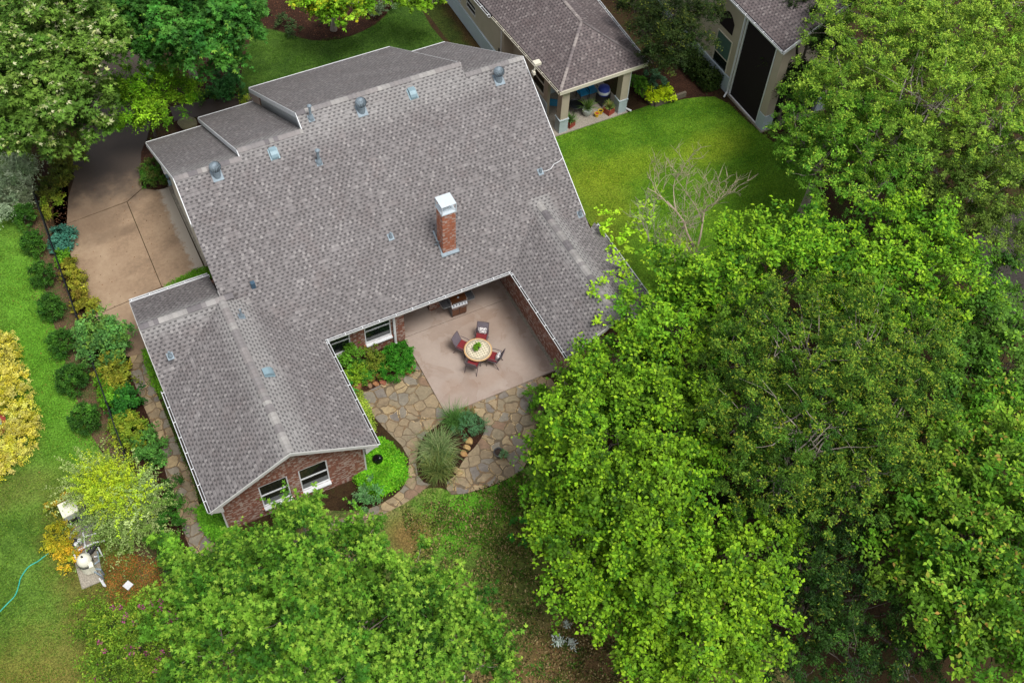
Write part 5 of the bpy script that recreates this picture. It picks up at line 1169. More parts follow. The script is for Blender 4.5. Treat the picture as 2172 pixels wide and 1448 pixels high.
# neighbour bed
shrub('sweet_potato_vine', 'lime yellow vine spilling over the timber bed edge', 'plant', [(1385, 200, .4, .38), (1402, 202, .4, .38), (1418, 200, .4, .35), (1410, 190, .5, .25)], 1500, .10, pal((176, 206, 20), (196, 220, 36), (160, 192, 20)), seed=120, clump=.18)
shrub('bed_shrub', 'bluish green leafy plant behind the lime vine', 'shrub', [(1395, 175, .6, .42), (1385, 160, .6, .35)], 1300, .11, pal((72, 112, 78), (86, 126, 90)), seed=121)
shrub('bed_shrub', 'green shrub between the right patio column and the timber bed', 'shrub', [(1350, 175, .6, .45), (1362, 190, .4, .4)], 1300, .10, pal((84, 134, 36), (98, 146, 42)), seed=122)
g = G()
for a, b in (((13.08, 8.85), (15.0, 8.85)), ((13.0, 8.9), (12.95, 11.2))):
    for zz in (.08, .24): g.bar((a[0], a[1], zz), (b[0], b[1], zz), .14, .14)
tag(build('timber_edging', g, 'wood'), 'weathered timber edging of the raised bed by the neighbour patio', 'edging')
for i, (px, py, zz) in enumerate(((1505, 168, .5), (1480, 145, .5), (1462, 125, .5))):
    c = at(px, py, zz); w = .48; r = np.random.default_rng(i); n = 2600; P = r.uniform(-1, 1, (n, 3)); k = np.argmax(np.abs(P), axis=1); P[np.arange(n), k] = np.sign(P[np.arange(n), k])
    N_ = np.zeros_like(P); N_[np.arange(n), k] = P[np.arange(n), k]; P = P*np.array([w, w, .45])*(1+.05*r.normal(size=(n, 1))) + np.array([c[0], c[1], zz])
    V, K = kites(P, norm(r.normal(size=(n, 3))), norm(N_+.5*r.normal(size=(n, 3))), np.full(n, .09), np.full(n, .07), GD[r.integers(0, 4, n)]*1.3)
    tag(quadmesh('box_hedge', V, K, 'leaf', None, (float(c[0]), float(c[1]), 0)), ['nearest clipped cube hedge beside the tall stucco house', 'middle clipped cube hedge beside the tall stucco house', 'farthest clipped cube hedge under the dark evergreen'][i], 'hedge', 'clipped hedges by the tall stucco house')

# ------------------------------------------------------------------ rocks
def rock(px, py, r, col, label, group=None, seed=0, cat='rock', fz=.6, name='edging_stone'):
    c = at(px, py, 0); rr = np.random.default_rng(seed+77); import bmesh
    bm = bmesh.new(); bmesh.ops.create_icosphere(bm, subdivisions=3, radius=1)
    k = rr.uniform(-1, 1, (6, 3)); off = rr.uniform(.75, 1.0, 6); k /= np.linalg.norm(k, axis=1)[:, None]
    for v in bm.verts:
        p = np.array(v.co)
        for a, d in zip(k, off):
            s = p@a
            if s > d*.8: p = p - a*(s-d*.8)
        v.co = Vector((p[0]*r*1.15, p[1]*r*.9, max(-.3, p[2])*r*fz+r*fz*.5))
    g = G(); g.v = [tuple(v.co) for v in bm.verts]; g.f = [tuple(v.index for v in f.verts) for f in bm.faces]; bm.free()
    g.col = [lin(*col)[:3]]*len(g.v); o = build(name, g, 'rock', None, smooth=False); o.location = (float(c[0]), float(c[1]), 0); o.rotation_euler = (0, 0, rr.uniform(0, 6))
    return tag(o, label, cat, group)
rock(758, 823, .30, (128, 88, 52), 'large brown boulder at the corner of the court bed', seed=1, name='boulder', fz=.8)
for i, (x, y, r, c) in enumerate([(779, 806, .17, (176, 118, 60)), (789, 804, .15, (150, 100, 60)), (806, 798, .2, (150, 90, 60)), (797, 815, .14, (156, 110, 74)), (812, 812, .15, (146, 92, 70)), (785, 818, .13, (140, 110, 84)), (770, 815, .14, (120, 84, 58)), (868, 788, .22, (150, 104, 60))]):
    rock(x, y, r, c, 'rust coloured stone edging the court bed', 'rust stones edging the court bed', seed=10+i)
for i, (x, y, r, c) in enumerate([(995, 937, .18, (176, 146, 96)), (990, 950, .15, (180, 150, 100)), (984, 962, .17, (170, 130, 84)), (975, 1003, .14, (176, 150, 110)), (967, 998, .16, (180, 150, 116))]):
    rock(x, y, r, c, 'tan stone edging the island mulch bed', 'tan stones edging the island bed', seed=30+i)
rock(400, 268, .5, (112, 108, 82), 'mossy grey boulder by the front corner of the garage roof', seed=50, name='boulder', fz=.6)

# ------------------------------------------------------------------ fence
fx = -17.25; F0 = (fx, 5, 0)
fence = thing('iron_fence', 'thin black iron fence running the length of the left lawn', 'fence', F0)
y0, y1 = -10.0, 19.0
build('rail', G().box(fx-.02, fx+.02, y0, y1, 1.16, 1.2), 'blackmetal', fence, org=F0); build('rail', G().box(fx-.015, fx+.015, y0, y1, .16, .19), 'blackmetal', fence, org=F0)
y = y0
while y < y1-.1:
    build('post', G().box(fx-.03, fx+.03, y-.03, y+.03, 0, 1.26).box(fx-.04, fx+.04, y-.04, y+.04, 1.26, 1.29), 'blackmetal', fence, org=F0)
    g = G(); k = y+.13
    while k < min(y+2.35, y1): g.box(fx-.008, fx+.008, k-.008, k+.008, .1, 1.18); k += .115
    build('picket_panel', g, 'blackmetal', fence, org=F0); y += 2.42
f2 = thing('iron_gate', 'short black iron picket gate between the two houses', 'gate', (5.9, 14.9, 0))
g = G().box(4.2, 7.0, 14.88, 14.92, 1.05, 1.09).box(4.2, 7.0, 14.88, 14.92, .2, .24)
build('rail', g, 'blackmetal', f2, org=(5.9, 14.9, 0)); g = G()
for k in range(21): g.box(4.3+k*.13, 4.32+k*.13, 14.89, 14.91, .05, 1.3)
build('picket_panel', g, 'blackmetal', f2, org=(5.9, 14.9, 0)); build('post', G().box(6.92, 7.0, 14.84, 14.96, 0, 1.4), 'blackmetal', f2, org=(5.9, 14.9, 0))

# ------------------------------------------------------------------ patio furniture
tc = at(1014, 741, .74); PZ = .08
tb = thing('mosaic_table', 'round patio table with cream mosaic tile top', 'table', (tc[0], tc[1], PZ))
build('table_top', G().lathe([(.57, .60), (.61, .62), (.61, .655), (.59, .66)], n=48), 'mosaic', tb)
build('base', G().lathe([(.30, 0), (.30, .03), (.06, .06), (.05, .55), (.25, .60)], n=20), 'chairframe', tb)
def chair(label, loc, rz, pillow=True):
    t = thing('patio_chair', label, 'chair', loc, rz, 'sling chairs round the mosaic table')
    # faces +y locally (towards the table)
    def leg(a, b): return build('leg', G().tube([a, b], .016, 6), 'chairframe', t)
    for s in (-1, 1):
        leg((s*.25, .22, .0), (s*.25, .20, .42)); leg((s*.27, -.34, .0), (s*.25, -.10, .42))
        build('armrest', G().tube([(s*.28, .2, .42), (s*.28, .2, .60), (s*.29, .05, .63), (s*.28, -.27, .64)], .016, 6), 'chairframe', t)
    build('seat', G().box(-.25, .25, -.22, .24, .40, .425), 'sling', t)
    g = G(); g.add([(-.25, -.22, .42), (.25, -.22, .42), (.24, -.42, .92), (-.24, -.42, .92), (-.25, -.24, .42), (.25, -.24, .42), (.24, -.44, .92), (-.24, -.44, .92)], [(0, 1, 2, 3), (7, 6, 5, 4), (0, 3, 7, 4), (1, 5, 6, 2), (3, 2, 6, 7)])
    bk_ = build('backrest', g, 'sling', t)
    fr = G().tube([(-.26, -.22, .42), (-.25, -.43, .94), (0, -.44, .955), (.25, -.43, .94), (.26, -.22, .42)], .015, 6); build('back_frame', fr, 'chairframe', t)
    c = G().box(-.23, .23, -.2, .23, .428, .49); build('cushion', c, 'redcushion', t)
    return t
TC = np.array([tc[0], tc[1]])
def chair_at(label, px, py, z=.45):
    p = at(px, py, z)[:2]; d = TC-p; a = math.atan2(d[1], d[0])-math.pi/2; return chair(label, (p[0], p[1], PZ), a)
ca = chair_at('grey sling chair left of the mosaic table, its cushion half under the top', 982, 735)
cb = chair_at('grey sling chair behind the mosaic table with a patterned pillow', 1021, 716)
cc_ = chair_at('grey sling chair right of the mosaic table with a patterned pillow', 1047, 759)
cdn = chair_at('grey sling chair nearest the camera, back turned to us', 1004, 771)
def cushion_mat():
    q = NT('pillow_print'); c = q.n('TexCoord').outputs['Object']; n = q.noise(c, 9, 2, .5, 2.5)
    return q.done(q.ramp(n, [(.47, lin(226, 222, 220)), (.53, lin(84, 70, 80))], 'LINEAR'), .9)
M['print'] = cushion_mat()
for i, (c, lb) in enumerate(((cb, 'black and white patterned pillow on the back chair'), (cc_, 'black and white patterned pillow on the right chair'))):
    import bmesh
    bm = bmesh.new(); bmesh.ops.create_cube(bm, size=1); bmesh.ops.subdivide_edges(bm, edges=bm.edges, cuts=5, use_grid_fill=True)
    for v in bm.verts:
        x, y, z = v.co; e = (1-(2*x)**2*.8)*(1-(2*z)**2*.8); v.co = Vector((x*.40, y*(.03+.16*max(0, e)), z*.30))
    g = G(); g.v = [tuple(v.co) for v in bm.verts]; g.f = [tuple(v.index for v in f.verts) for f in bm.faces]; bm.free()
    o = build('pillow', g, 'print', None, smooth=True)
    a = c.rotation_euler.z; m = Matrix.Rotation(a, 4, 'Z'); p = m @ Vector((0, -.20, .62)); o.location = Vector(c.location)+p; o.rotation_euler = (.35, 0, a)
    tag(o, lb, 'pillow')
pp = thing('potted_plant', 'small green plant in a dark pot at the centre of the mosaic table', 'potted plant', (tc[0]-.03, tc[1]+.02, PZ+.66))
build('pot', G().lathe([(.07, 0), (.10, .12), (.11, .13), (.09, .13), (.0, .11)], n=16), 'greymetal', pp)
quad = crown_pts([(0, 0, .2, .12, .12, .1)], 9000, .07, BR, clump=.06, twigs=4, per=5, seed=140); crown_mesh('leaves', quad, 'leaf', pp)
# grill
gl = at(963, 672, 0); gy = .98
gr = thing('gas_grill', 'bronze and black gas grill with open side shelves under the porch edge', 'grill', (-2.12, .98, PZ), math.radians(-2))
build('cabinet', G().box(-.36, .36, -.26, .26, .12, .80), 'greymetal', gr)
for s in (-1, 1):
    d = build('door', G().box(min(s*.01, s*.34), max(s*.01, s*.34), -.285, -.262, .14, .70), 'copper', gr)
    build('handle', G().tube([(s*.06, -.31, .62), (s*.30, -.31, .62)], .012, 6), 'steel', d)
    sh = G().box(min(s*.38, s*.76), max(s*.38, s*.76), -.24, .22, .84, .88); build('side_shelf', sh, 'greymetal', gr)
    build('shelf_rail', G().tube([(s*.40, -.26, .87), (s*.72, -.26, .87), (s*.79, -.16, .87), (s*.79, .2, .87)], .018, 6), 'steel', gr)
build('control_panel', G().add([(-.37, -.34, .74), (.37, -.34, .74), (.37, -.34, .80), (.37, -.24, .90), (-.37, -.24, .90), (-.37, -.34, .80), (-.37, -.24, .74), (.37, -.24, .74)], [(0, 1, 2, 5), (5, 2, 3, 4), (0, 6, 7, 1), (0, 5, 4, 6), (1, 7, 3, 2)]), 'steel', gr)
for k in range(5): build('knob', G().lathe([(.028, 0), (.028, .03), (.0, .03)], (-.27+k*.135, -.30, .855), 10), 'rubber', gr)
ld = G(); prof = [(-.25, .88), (-.24, 1.02), (-.16, 1.15), (0, 1.21), (.16, 1.16), (.25, 1.02), (.25, .88)]
vs = [(k*.36, a, b) for k in (-1, 1) for a, b in prof]; ld.add(vs, [(i, i+1, 8+i, 7+i) for i in range(6)]+[tuple(range(7)), tuple(range(13, 6, -1))])
lid = build('lid', ld, 'copper', gr); build('handle', G().tube([(-.3, -.30, 1.02), (.3, -.30, 1.02)], .016, 6), 'steel', lid)
build('lid_end', G().box(-.385, -.36, -.26, .26, .86, 1.12).box(.36, .385, -.26, .26, .86, 1.12), 'steel', gr)
build('gauge', G().lathe([(.045, 0), (.045, .02), (0, .02)], (0, -.14, 1.165), 14), 'shroud', lid)
for x in (-.3, .3):
    for y in (-.2, .2): build('caster', G().lathe([(.0, 0), (.035, .01), (.035, .05), (.02, .12)], (x, y, 0), 10), 'rubber', gr)
tag(build('door_mat', G().box(-5.05, -4.55, 1.2, 1.95, .082, .10), 'greymetal'), 'dark door mat on the porch behind the brick corner', 'mat')
# pots on the court
pt = thing('plant_pot', 'empty dark glazed pot with grey rim on the flagstones', 'pot', (-3.74, -6.42, .015))
build('bowl', G().lathe([(.13, 0), (.20, .26), (.215, .30), (.20, .31), (.18, .28), (.17, .22)], n=24), 'greymetal', pt); build('soil', G().lathe([(.175, .235), (.0, .24)], n=20), 'soilpot', pt)
p2 = at(1068, 966, .1); pt2 = thing('potted_plant', 'little terracotta pot of grey-green herbs beside the dark empty pot', 'potted plant', (p2[0], p2[1], .015))
build('pot', G().lathe([(.09, 0), (.13, .15), (.11, .15), (0, .12)], n=16), 'redclay', pt2); crown_mesh('leaves', crown_pts([(0, 0, .24, .15, .15, .12)], 9000, .045, pal((110, 146, 100), (90, 128, 80)), clump=.06, twigs=4, per=5, seed=141), 'leaf', pt2)
u = at(795, 970, .25)
urn = G().lathe([(.0, 0), (.12, .01), (.2, .15), (.22, .32), (.17, .5), (.08, .58), (.10, .62), (.0, .62)], n=20)
o = build('urn', urn, NT('black_glaze').done((.006, .006, .008), .12, 0, .7), None, smooth=True); o.location = (float(u[0]), float(u[1]), .05); o.rotation_euler = (.5, .25, 0); tag(o, 'glossy black urn half buried in ground cover by the gable corner', 'urn')
# ------------------------------------------------------------------ pool equipment
E0 = (-18.9, -3.6, 0)
pad = slabz('equipment_pad', [(-20.28, -4.78), (-19.45, -4.78), (-19.25, -1.0), (-20.2, -1.0)], -.05, .06, 'concrete_old')
tk = at(190, 1205, 0.06)
ft = thing('filter_tank', 'round cream pool filter tank with a black band', 'filter tank', (tk[0], tk[1], .06))
build('tank_body', G().lathe([(.24, 0), (.27, .05), (.27, .55), (.27, .56)], n=28), 'tank', ft, smooth=False)
build('tank_lid', G().lathe([(.275, .60), (.27, .75), (.22, .88), (.13, .96), (.0, .98)], n=28), 'tank', ft, smooth=True)
build('clamp_band', G().lathe([(.275, .545), (.29, .55), (.29, .605), (.275, .61)], n=28), 'rubber', ft); build('valve', G().lathe([(.03, .97), (.035, 1.05), (0, 1.06)], (0, 0, 0), 8).box(-.04, .02, -.02, .02, 1.0, 1.07), 'rubber', ft)
b = at(204, 1215, .06); mv = thing('multiport_valve', 'white multiport valve and pipes right of the filter tank', 'valve', (b[0], b[1], .06))
build('valve_body', G().box(-.08, .08, -.1, .12, .25, .75).tube([(0, 0, 0), (0, 0, .3)], .05), 'tank', mv); build('pipe', G().tube([(.1, -.1, .5), (.25, -.2, .5), (.25, -.2, .05)], .035).tube([(.0, -.1, .35), (.18, -.35, .3), (.18, -.35, 0)], .03).tube([(.12, .05, .6), (.3, .1, .6), (.34, .5, .6)], .035), 'galv', mv)
def pl(px, py, z): return tuple(map(float, at(px, py, z)))
pi = thing('pool_piping', 'white pipe runs over the pool equipment pad', 'pipes', pl(175, 1150, .06))
og = tuple(pi.location)
for path in ([pl(176, 1128, .4), pl(181, 1160, .4), pl(165, 1166, .4)], [pl(163, 1168, .35), pl(200, 1150, .45), pl(222, 1146, .45)], [pl(208, 1160, .45), pl(217, 1178, .4), pl(200, 1180, .4)], [pl(150, 1140, .3), pl(150, 1100, .3), pl(157, 1090, .3)], [pl(178, 1138, .45), pl(205, 1130, .45)], [pl(182, 1166, .3), pl(184, 1178, .7)], [pl(216, 1230, .1), pl(224, 1243, .1)], [pl(211, 1226, .12), pl(221, 1242, .12)], [pl(157, 1176, .5), pl(164, 1190, .5)]):
    build('pipe', G().tube(path, .035, 8), 'pvc', pi, org=og)
for (px, py) in ((170, 1148), (163, 1156)):
    build('union', G().lathe([(.06, -.1), (.08, .08), (.08, .12), (.05, .12), (.05, .06)], pl(px, py, .45), 14), 'pvc', pi, org=og)
for lab, px, py in (('black pool pump motor left of the filter tank', 155, 1163), ('black pool pump beside the white valve', 198, 1169)):
    c = at(px, py, .06); pm = thing('pool_pump', lab, 'pump', (c[0], c[1], .06), .6)
    build('motor', G().tube([(-.2, 0, .18), (.14, 0, .18)], .11, 14), 'rubber', pm); build('strainer', G().lathe([(.1, 0), (.11, .25), (.09, .30), (0, .31)], (.22, 0, 0), 14), 'rubber', pm); build('cap', G().tube([(-.23, 0, .18), (-.2, 0, .18)], .07, 12), 'pvc', pm)
c = at(158, 1098, .06); ht = thing('pool_heater', 'grey-white pool heater cabinet half under the arching bush', 'heater', (c[0], c[1], .06), .1)
build('cabinet', G().box(-.28, .28, -.3, .3, 0, .8), 'palepot', ht); build('top_cover', G().box(-.31, .31, -.33, .33, .8, .86), 'tank', ht); build('grille', G().box(-.25, .25, -.312, -.3, .1, .5), 'rubber', ht)
c = at(190, 1112, .06); ht = thing('control_box', 'low grey control cabinet beside the pool heater', 'cabinet', (c[0], c[1], .06), .1)
build('cabinet', G().box(-.25, .25, -.25, .3, 0, .5), 'soffit', ht); build('top_cover', G().box(-.27, .27, -.27, .32, .5, .54), 'greymetal', ht)
c = at(273, 1243, 0); g = G().box(-.13, .13, -.13, .13, 0, .10).box(-.14, .14, -.14, .14, .10, .12); o = build('access_box', g, 'pvc'); o.location = (float(c[0]), float(c[1]), 0); o.rotation_euler = (0, 0, .5); tag(o, 'small square white cover in the brown ground cover', 'cover')
cover('ground_cover', 'rusty brown ground cover between the equipment pad and the fence', [(225, 1180), (290, 1175), (335, 1195), (345, 1240), (330, 1290), (240, 1285), (225, 1240)], .12, .06, pal((150, 96, 40), (120, 110, 44), (96, 110, 44), (170, 110, 56), (110, 76, 44)), 1600, seed=7)
hp = [at(x, y, .02) for x, y in ((-30, 1330), (0, 1296), (15, 1280), (32, 1262), (40, 1240), (44, 1225), (60, 1202), (80, 1190), (93, 1180), (104, 1172))]
hp = [tuple(p) for p in hp]
def catmull(P, k=6):
    P = [Vector(p) for p in P]; out = []
    for i in range(len(P)-1):
        p0, p1, p2, p3 = P[max(i-1, 0)], P[i], P[i+1], P[min(i+2, len(P)-1)]
        for j in range(k):
            t = j/k; out.append(.5*((2*p1)+(p2-p0)*t+(2*p0-5*p1+4*p2-p3)*t*t+(3*p1-p0-3*p2+p3)*t**3))
    return out+[P[-1]]
tag(build('garden_hose', G().tube(catmull(hp), .022, 8), 'hose', None, smooth=True), 'green garden hose curving across the left lawn', 'hose')
sheet('pool_edge', [(-60, 850), (5, 868), (14, 890), (10, 925), (-60, 950)], .012, 'redclay', 1)
sheet('pool', [(-60, 870), (-5, 878), (4, 893), (0, 915), (-60, 935)], .018, 'pool', 1)

# ------------------------------------------------------------------ neighbour patio things
z_ = .06
fp = thing('fire_pit', 'round black fire pit table on the neighbour patio', 'fire pit', (9.15, 10.3, z_))
build('bowl', G().lathe([(.15, .22), (.36, .34), (.40, .42), (.38, .43), (.33, .38), (.0, .30)], n=26), 'blackmetal', fp)
for k in range(4): a = .8+k*1.571; build('leg', G().tube([(.34*math.cos(a), .34*math.sin(a), .36), (.36*math.cos(a), .36*math.sin(a), 0)], .02, 6), 'blackmetal', fp)
def potplant(name, label, x, y, potm, r, h, leafc, lr, lh, square=False, blades=True, seed=0):
    t = thing(name, label, 'potted plant', (x, y, z_), .3)
    if square: build('planter', G().box(-r, r, -r, r, 0, h), potm, t); build('soil', G().box(-r*.85, r*.85, -r*.85, r*.85, h+.002, h+.012), 'soilpot', t)
    else: build('pot', G().lathe([(r*.6, 0), (r*.95, h*.6), (r, h), (r*.85, h), (0, h*.85)], n=20), potm, t)
    rg = np.random.default_rng(seed); V = []; K = []
    for i in range(90):
        a = rg.uniform(0, 6.28); el = rg.uniform(.4, 1.4); L = lh*rg.uniform(.6, 1.1); d = np.array([math.cos(a)*math.cos(el), math.sin(a)*math.cos(el), math.sin(el)]); s = np.array([-math.sin(a), math.cos(a), 0])*.016
        p = np.array([0, 0, h]); m_ = p+d*L*.6; e_ = p+d*L+np.array([0, 0, -L*.25*(1.5-el)]); c_ = leafc[rg.integers(0, len(leafc))]*(1+.2*rg.normal())
        V += [p-s, p+s, m_+s, m_-s, m_-s, m_+s, e_+s*.2, e_-s*.2]; K += [c_]*8
    quadmesh('leaves', np.array(V, np.float32), np.array(K), 'leaf', t); return t
potplant('potted_palm', 'bushy palm in a white pot on the neighbour patio edge', 9.5, 9.75, 'palepot', .27, .38, pal((96, 130, 60), (120, 146, 70), (80, 112, 50)), .5, .75, seed=1)
potplant('potted_plant', 'grassy plant in a red planter beside the left patio column', 8.3, 9.42, 'redclay', .2, .32, pal((110, 142, 76), (90, 124, 60)), .3, .6, True, seed=2)
potplant('potted_plant', 'flowering plant in a red planter beside the right patio column', 10.62, 9.42, 'redclay', .22, .32, pal((100, 130, 56), (130, 150, 76), (150, 140, 80)), .3, .5, True, seed=3)
for i, (x, y) in enumerate(((9.9, 9.42), (10.18, 9.52))):
    t = thing('yellow_pot', ['front yellow pot with reddish flowers on the patio edge', 'rear yellow pot of soil on the patio edge'][i], 'pot', (x, y, z_))
    build('bowl', G().lathe([(.09, 0), (.12, .2), (.14, .22), (.11, .22), (.10, .17)], n=16), 'yellowpot', t); build('soil', G().lathe([(.105, .18), (0, .19)], n=14), 'soilpot' if i else 'redclay', t)
def dchair(label, x, y, rz, mat='turq'):
    t = thing('deck_chair', label, 'chair', (x, y, z_), rz, 'blue chairs on the neighbour patio')
    build('seat', G().box(-.25, .25, -.22, .25, .38, .43), mat, t)
    build('backrest', G().slab([(-.24, -.2, .44), (.24, -.2, .44), (.24, -.38, .95), (-.24, -.38, .95)], .05).slab([(-.24, -.24, .44), (.24, -.24, .44), (.24, -.40, .95), (-.24, -.40, .95)], .05), mat, t)
    for s in (-1, 1):
        for yy in (-.25, .2): build('leg', G().tube([(s*.24, yy, 0), (s*.24, yy, .4)], .02, 6), 'blackmetal', t)
        build('armrest', G().tube([(s*.28, .2, .4), (s*.28, .2, .6), (s*.28, -.28, .62)], .015, 6), 'blackmetal', t)
dchair('turquoise chair with a white towel against the neighbour wall', 9.89, 10.95, math.pi); dchair('turquoise chair next to the towel chair, right hand one of the pair', 10.42, 10.92, math.pi); dchair('black framed chair with blue cushion left of the left patio column', 8.1, 10.9, -.6)
tag(build('towel', G().slab([(9.70, 11.38, 1.0), (10.08, 11.38, 1.0), (10.08, 11.26, 1.0), (9.70, 11.26, 1.0)], .34), 'clothw'), 'white towel over the back of the turquoise chair', 'towel')
t = thing('covered_grill', 'grill with dark body under a blue and white striped cover bag', 'grill', (10.72, 10.25, z_), .3)
build('cart', G().box(-.3, .3, -.25, .25, .05, .6), 'blackmetal', t); build('hood', G().lathe([(.30, .6), (.33, .8), (.28, 1.0), (.12, 1.08), (0, 1.09)], n=18), 'bluecover', t)
build('cover_band', G().lathe([(.335, .70), (.345, .76), (.335, .86), (.325, .86)], n=18), 'clothw', t)
for k in range(2): build('wheel', G().tube([(-.33+k*.62, -.2, .09), (-.29+k*.62, -.2, .09)], .09, 12), 'rubber', t)
c = at(1335, 1380, 0)
# silvery plants in the back yard
shrub('dusty_miller', 'silvery white leafed plant on the brown yard near the bottom', 'plant', [(1196, 1346, .25, .42, .6)], 420, .12, pal((214, 228, 218), (190, 210, 196)), seed=150, clump=.2, aspect=.3)
shrub('yard_weed', 'green leafy weed patch at the right side of the back yard', 'plant', [(1120, 1124, .2, .6, .5)], 420, .12, pal((66, 140, 46), (80, 150, 54)), seed=151, clump=.2)
shrub('silver_bush', 'silvery green shrub at the lower right corner of the brick gable', 'shrub', [(785, 1040, .8, .45), (775, 1060, .7, .4)], 1200, .08, pal((96, 148, 84), (120, 164, 108), (78, 130, 60)), seed=152, clump=.2)

# ------------------------------------------------------------------ loose stuff
def scatter_leaves(name, label, px, n, size, cols, z, seed, cat='fallen leaves'):
    r = np.random.default_rng(seed); P_ = np.array([at(x, y, 0)[:2] for x, y in px]); lo, hi = P_.min(0), P_.max(0); q = r.uniform(lo, hi, (n, 2))
    ins = np.zeros(n, bool); j = len(P_)-1
    for i in range(len(P_)):
        a, b = P_[i], P_[j]; c = ((a[1] > q[:, 1]) != (b[1] > q[:, 1])) & (q[:, 0] < (b[0]-a[0])*(q[:, 1]-a[1])/(b[1]-a[1]+1e-12)+a[0]); ins ^= c; j = i
    q = q[ins]; n = len(q); a = r.uniform(0, 6.28, n)
    ax = np.column_stack([np.cos(a), np.sin(a), r.normal(0, .1, n)]); nr = norm(np.column_stack([r.normal(0, .2, n), r.normal(0, .2, n), np.ones(n)]))
    V, K = kites(np.column_stack([q, np.full(n, z)]), norm(ax), nr, size*r.uniform(.5, 1.3, n), size*.6*r.uniform(.5, 1.2, n), cols[r.integers(0, len(cols), n)], .05)
    return tag(quadmesh(name, V, K, 'leaf_dry'), label, cat, None, 'stuff')
BRN = pal((150, 104, 62), (120, 80, 50), (176, 140, 90), (96, 66, 44))
scatter_leaves('fallen_leaves', 'fallen brown leaves scattered over the back yard', [(860, 1080), (1100, 1040), (1500, 1300), (1600, 1448), (1000, 1448), (900, 1200)], 1500, .07, BRN, .03, 1)
scatter_leaves('fallen_leaves', 'a few fallen leaves on the driveway slabs', [(150, 400), (300, 380), (430, 570), (330, 620), (220, 660)], 90, .07, pal((90, 60, 40), (120, 80, 50)), .045, 2)
scatter_leaves('fallen_leaves', 'a few fallen leaves dotted on the left lawn', [(0, 500), (120, 700), (150, 1000), (0, 1400), (150, 1440)], 70, .08, BRN, .05, 3)
scatter_leaves('mulch_chips', 'loose bark chips on the beds along the fence', [(75, 400), (130, 380), (215, 700), (380, 1300), (340, 1290), (150, 900), (60, 600)], 5000, .06, pal((120, 84, 60), (90, 56, 40), (150, 112, 84)), .03, 4)
scatter_leaves('mulch_chips', 'loose bark chips on the front mulch bed', [(545, 50), (710, 85), (810, 42), (838, 0), (560, -40)], 2500, .06, pal((110, 66, 46), (84, 46, 32), (140, 96, 70)), .03, 5)
def tufts(name, label, px, dens, h, cols, seed, world=False, weight=None, w=.026):
    r = np.random.default_rng(seed); P_ = np.array([at(x, y, 0)[:2] for x, y in px]) if not world else np.array(px); lo, hi = P_.min(0), P_.max(0); n = int((hi-lo).prod()*dens); q = r.uniform(lo, hi, (n, 2))
    ins = np.zeros(n, bool); j = len(P_)-1
    for i in range(len(P_)):
        a, b = P_[i], P_[j]; c = ((a[1] > q[:, 1]) != (b[1] > q[:, 1])) & (q[:, 0] < (b[0]-a[0])*(q[:, 1]-a[1])/(b[1]-a[1]+1e-12)+a[0]); ins ^= c; j = i
    q = q[ins]
    cl = np.sin(q[:, 0]*2.3+np.sin(q[:, 1]*1.7)*1.4)*np.sin(q[:, 1]*2.9+np.sin(q[:, 0]*1.3)) + .6*np.sin(q[:, 0]*7.1)*np.sin(q[:, 1]*6.3)
    keep = r.uniform(-1.2, .9, len(q)) < cl; q = q[keep]; n = len(q)
    if weight is not None:
        keep = r.uniform(0, 1, n) < weight(q); q = q[keep]; n = len(q)
    a = r.uniform(0, 6.28, n); ax = norm(np.column_stack([np.cos(a)*.8, np.sin(a)*.8, r.uniform(.5, 1.4, n)])); nr = norm(r.normal(size=(n, 3)))
    V, K = kites(np.column_stack([q, np.full(n, .0)]), ax, nr, h*r.uniform(.6, 1.3, n), np.full(n, w)*r.uniform(.6, 1.5, n), cols[r.integers(0, len(cols), n)]*(1+.15*r.normal(size=(n, 1))), .0)
    return tag(quadmesh(name, V, K, 'leaf'), label, 'grass', None, 'stuff')
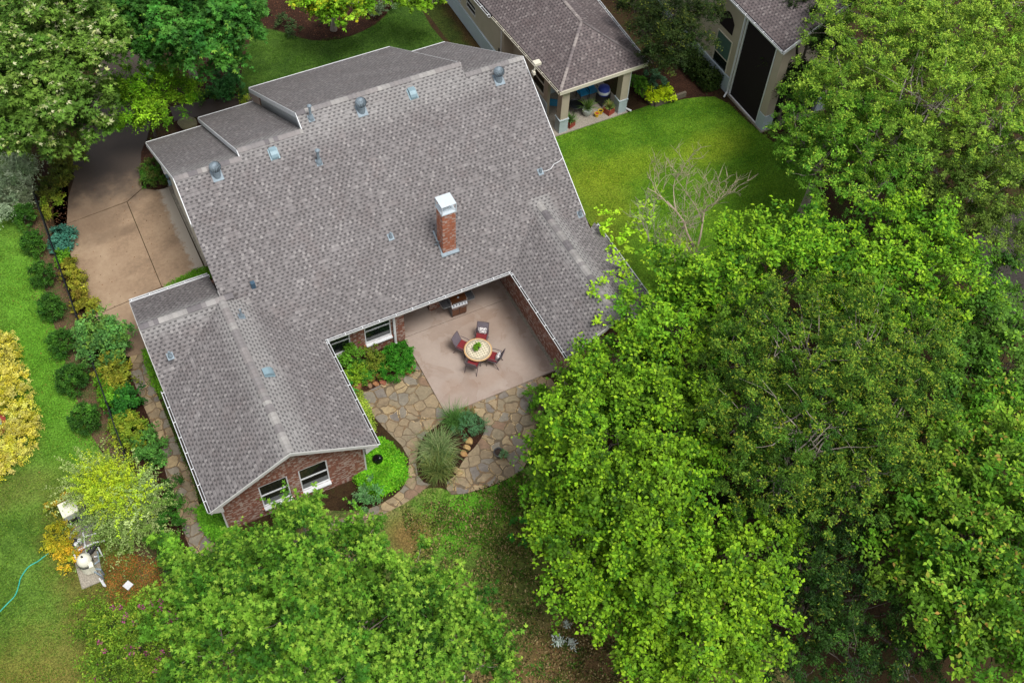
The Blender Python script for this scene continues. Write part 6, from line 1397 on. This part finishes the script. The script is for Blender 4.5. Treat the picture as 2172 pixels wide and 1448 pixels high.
tufts('grass', 'short mown grass blades on the left lawn', [(-24.5, -12), (-18.4, -12), (-18.2, -1), (-19, 2), (-18.8, 8), (-18.2, 15), (-22, 15), (-24.5, 0)], 700, .06, pal((84, 126, 34), (104, 146, 42), (122, 146, 50), (70, 108, 30)), 1, True)
tufts('grass', 'short mown grass blades on the neighbour lawn', [(1190, 285), (1330, 240), (1530, 207), (1640, 290), (1700, 420), (1560, 540), (1400, 500), (1255, 445)], 500, .06, pal((92, 140, 20), (112, 156, 26), (72, 118, 16), (130, 158, 34)), 2)
tufts('grass', 'grass blades on the front lawn beyond the roof', [(510, 240), (515, 130), (545, 57), (650, 88), (760, 74), (840, 20), (960, 110), (900, 100), (830, 100), (530, 190)], 500, .06, pal((64, 102, 24), (78, 120, 32), (54, 88, 20)), 3)
tufts('grass', 'ragged grass blades in the back yard, thickest by the flagstones', [(860, 1070), (900, 1036), (950, 1036), (962, 1056), (1060, 1030), (1110, 1000), (1300, 1200), (1500, 1448), (1050, 1448), (900, 1250)], 1500, .075, pal((86, 140, 34), (104, 150, 42), (92, 110, 44), (70, 116, 30)), 4,
      weight=lambda q: np.clip(.10+.95*np.exp(-((q[:, 0]+5.2)**2/9+(q[:, 1]+8.4)**2/3.6)), 0, 1))
# the creek beyond the grove
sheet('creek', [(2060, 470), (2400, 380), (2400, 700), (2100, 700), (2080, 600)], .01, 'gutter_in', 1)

tufts('yard_grass', 'sparse olive and straw coloured grass over the brown part of the back yard', [(850, 1075), (960, 1058), (1110, 1000), (1300, 1200), (1600, 1500), (1000, 1500), (880, 1200)], 800, .12, pal((122, 124, 60), (160, 144, 96), (80, 96, 40), (176, 156, 112), (60, 56, 34)), 7, w=.05, weight=lambda q: np.full(len(q), .8))
tufts('yard_weeds', 'patchy low weeds in the back yard', [(850, 1075), (960, 1058), (1110, 1000), (1300, 1200), (1600, 1500), (1000, 1500), (880, 1200)], 700, .11, pal((80, 128, 44), (98, 142, 50), (64, 100, 38)), 8, w=.05, weight=lambda q: np.clip(np.sin(q[:, 0]*3.7+2*np.sin(q[:, 1]*1.9))*np.sin(q[:, 1]*4.1+q[:, 0]), 0, 1)**.6)
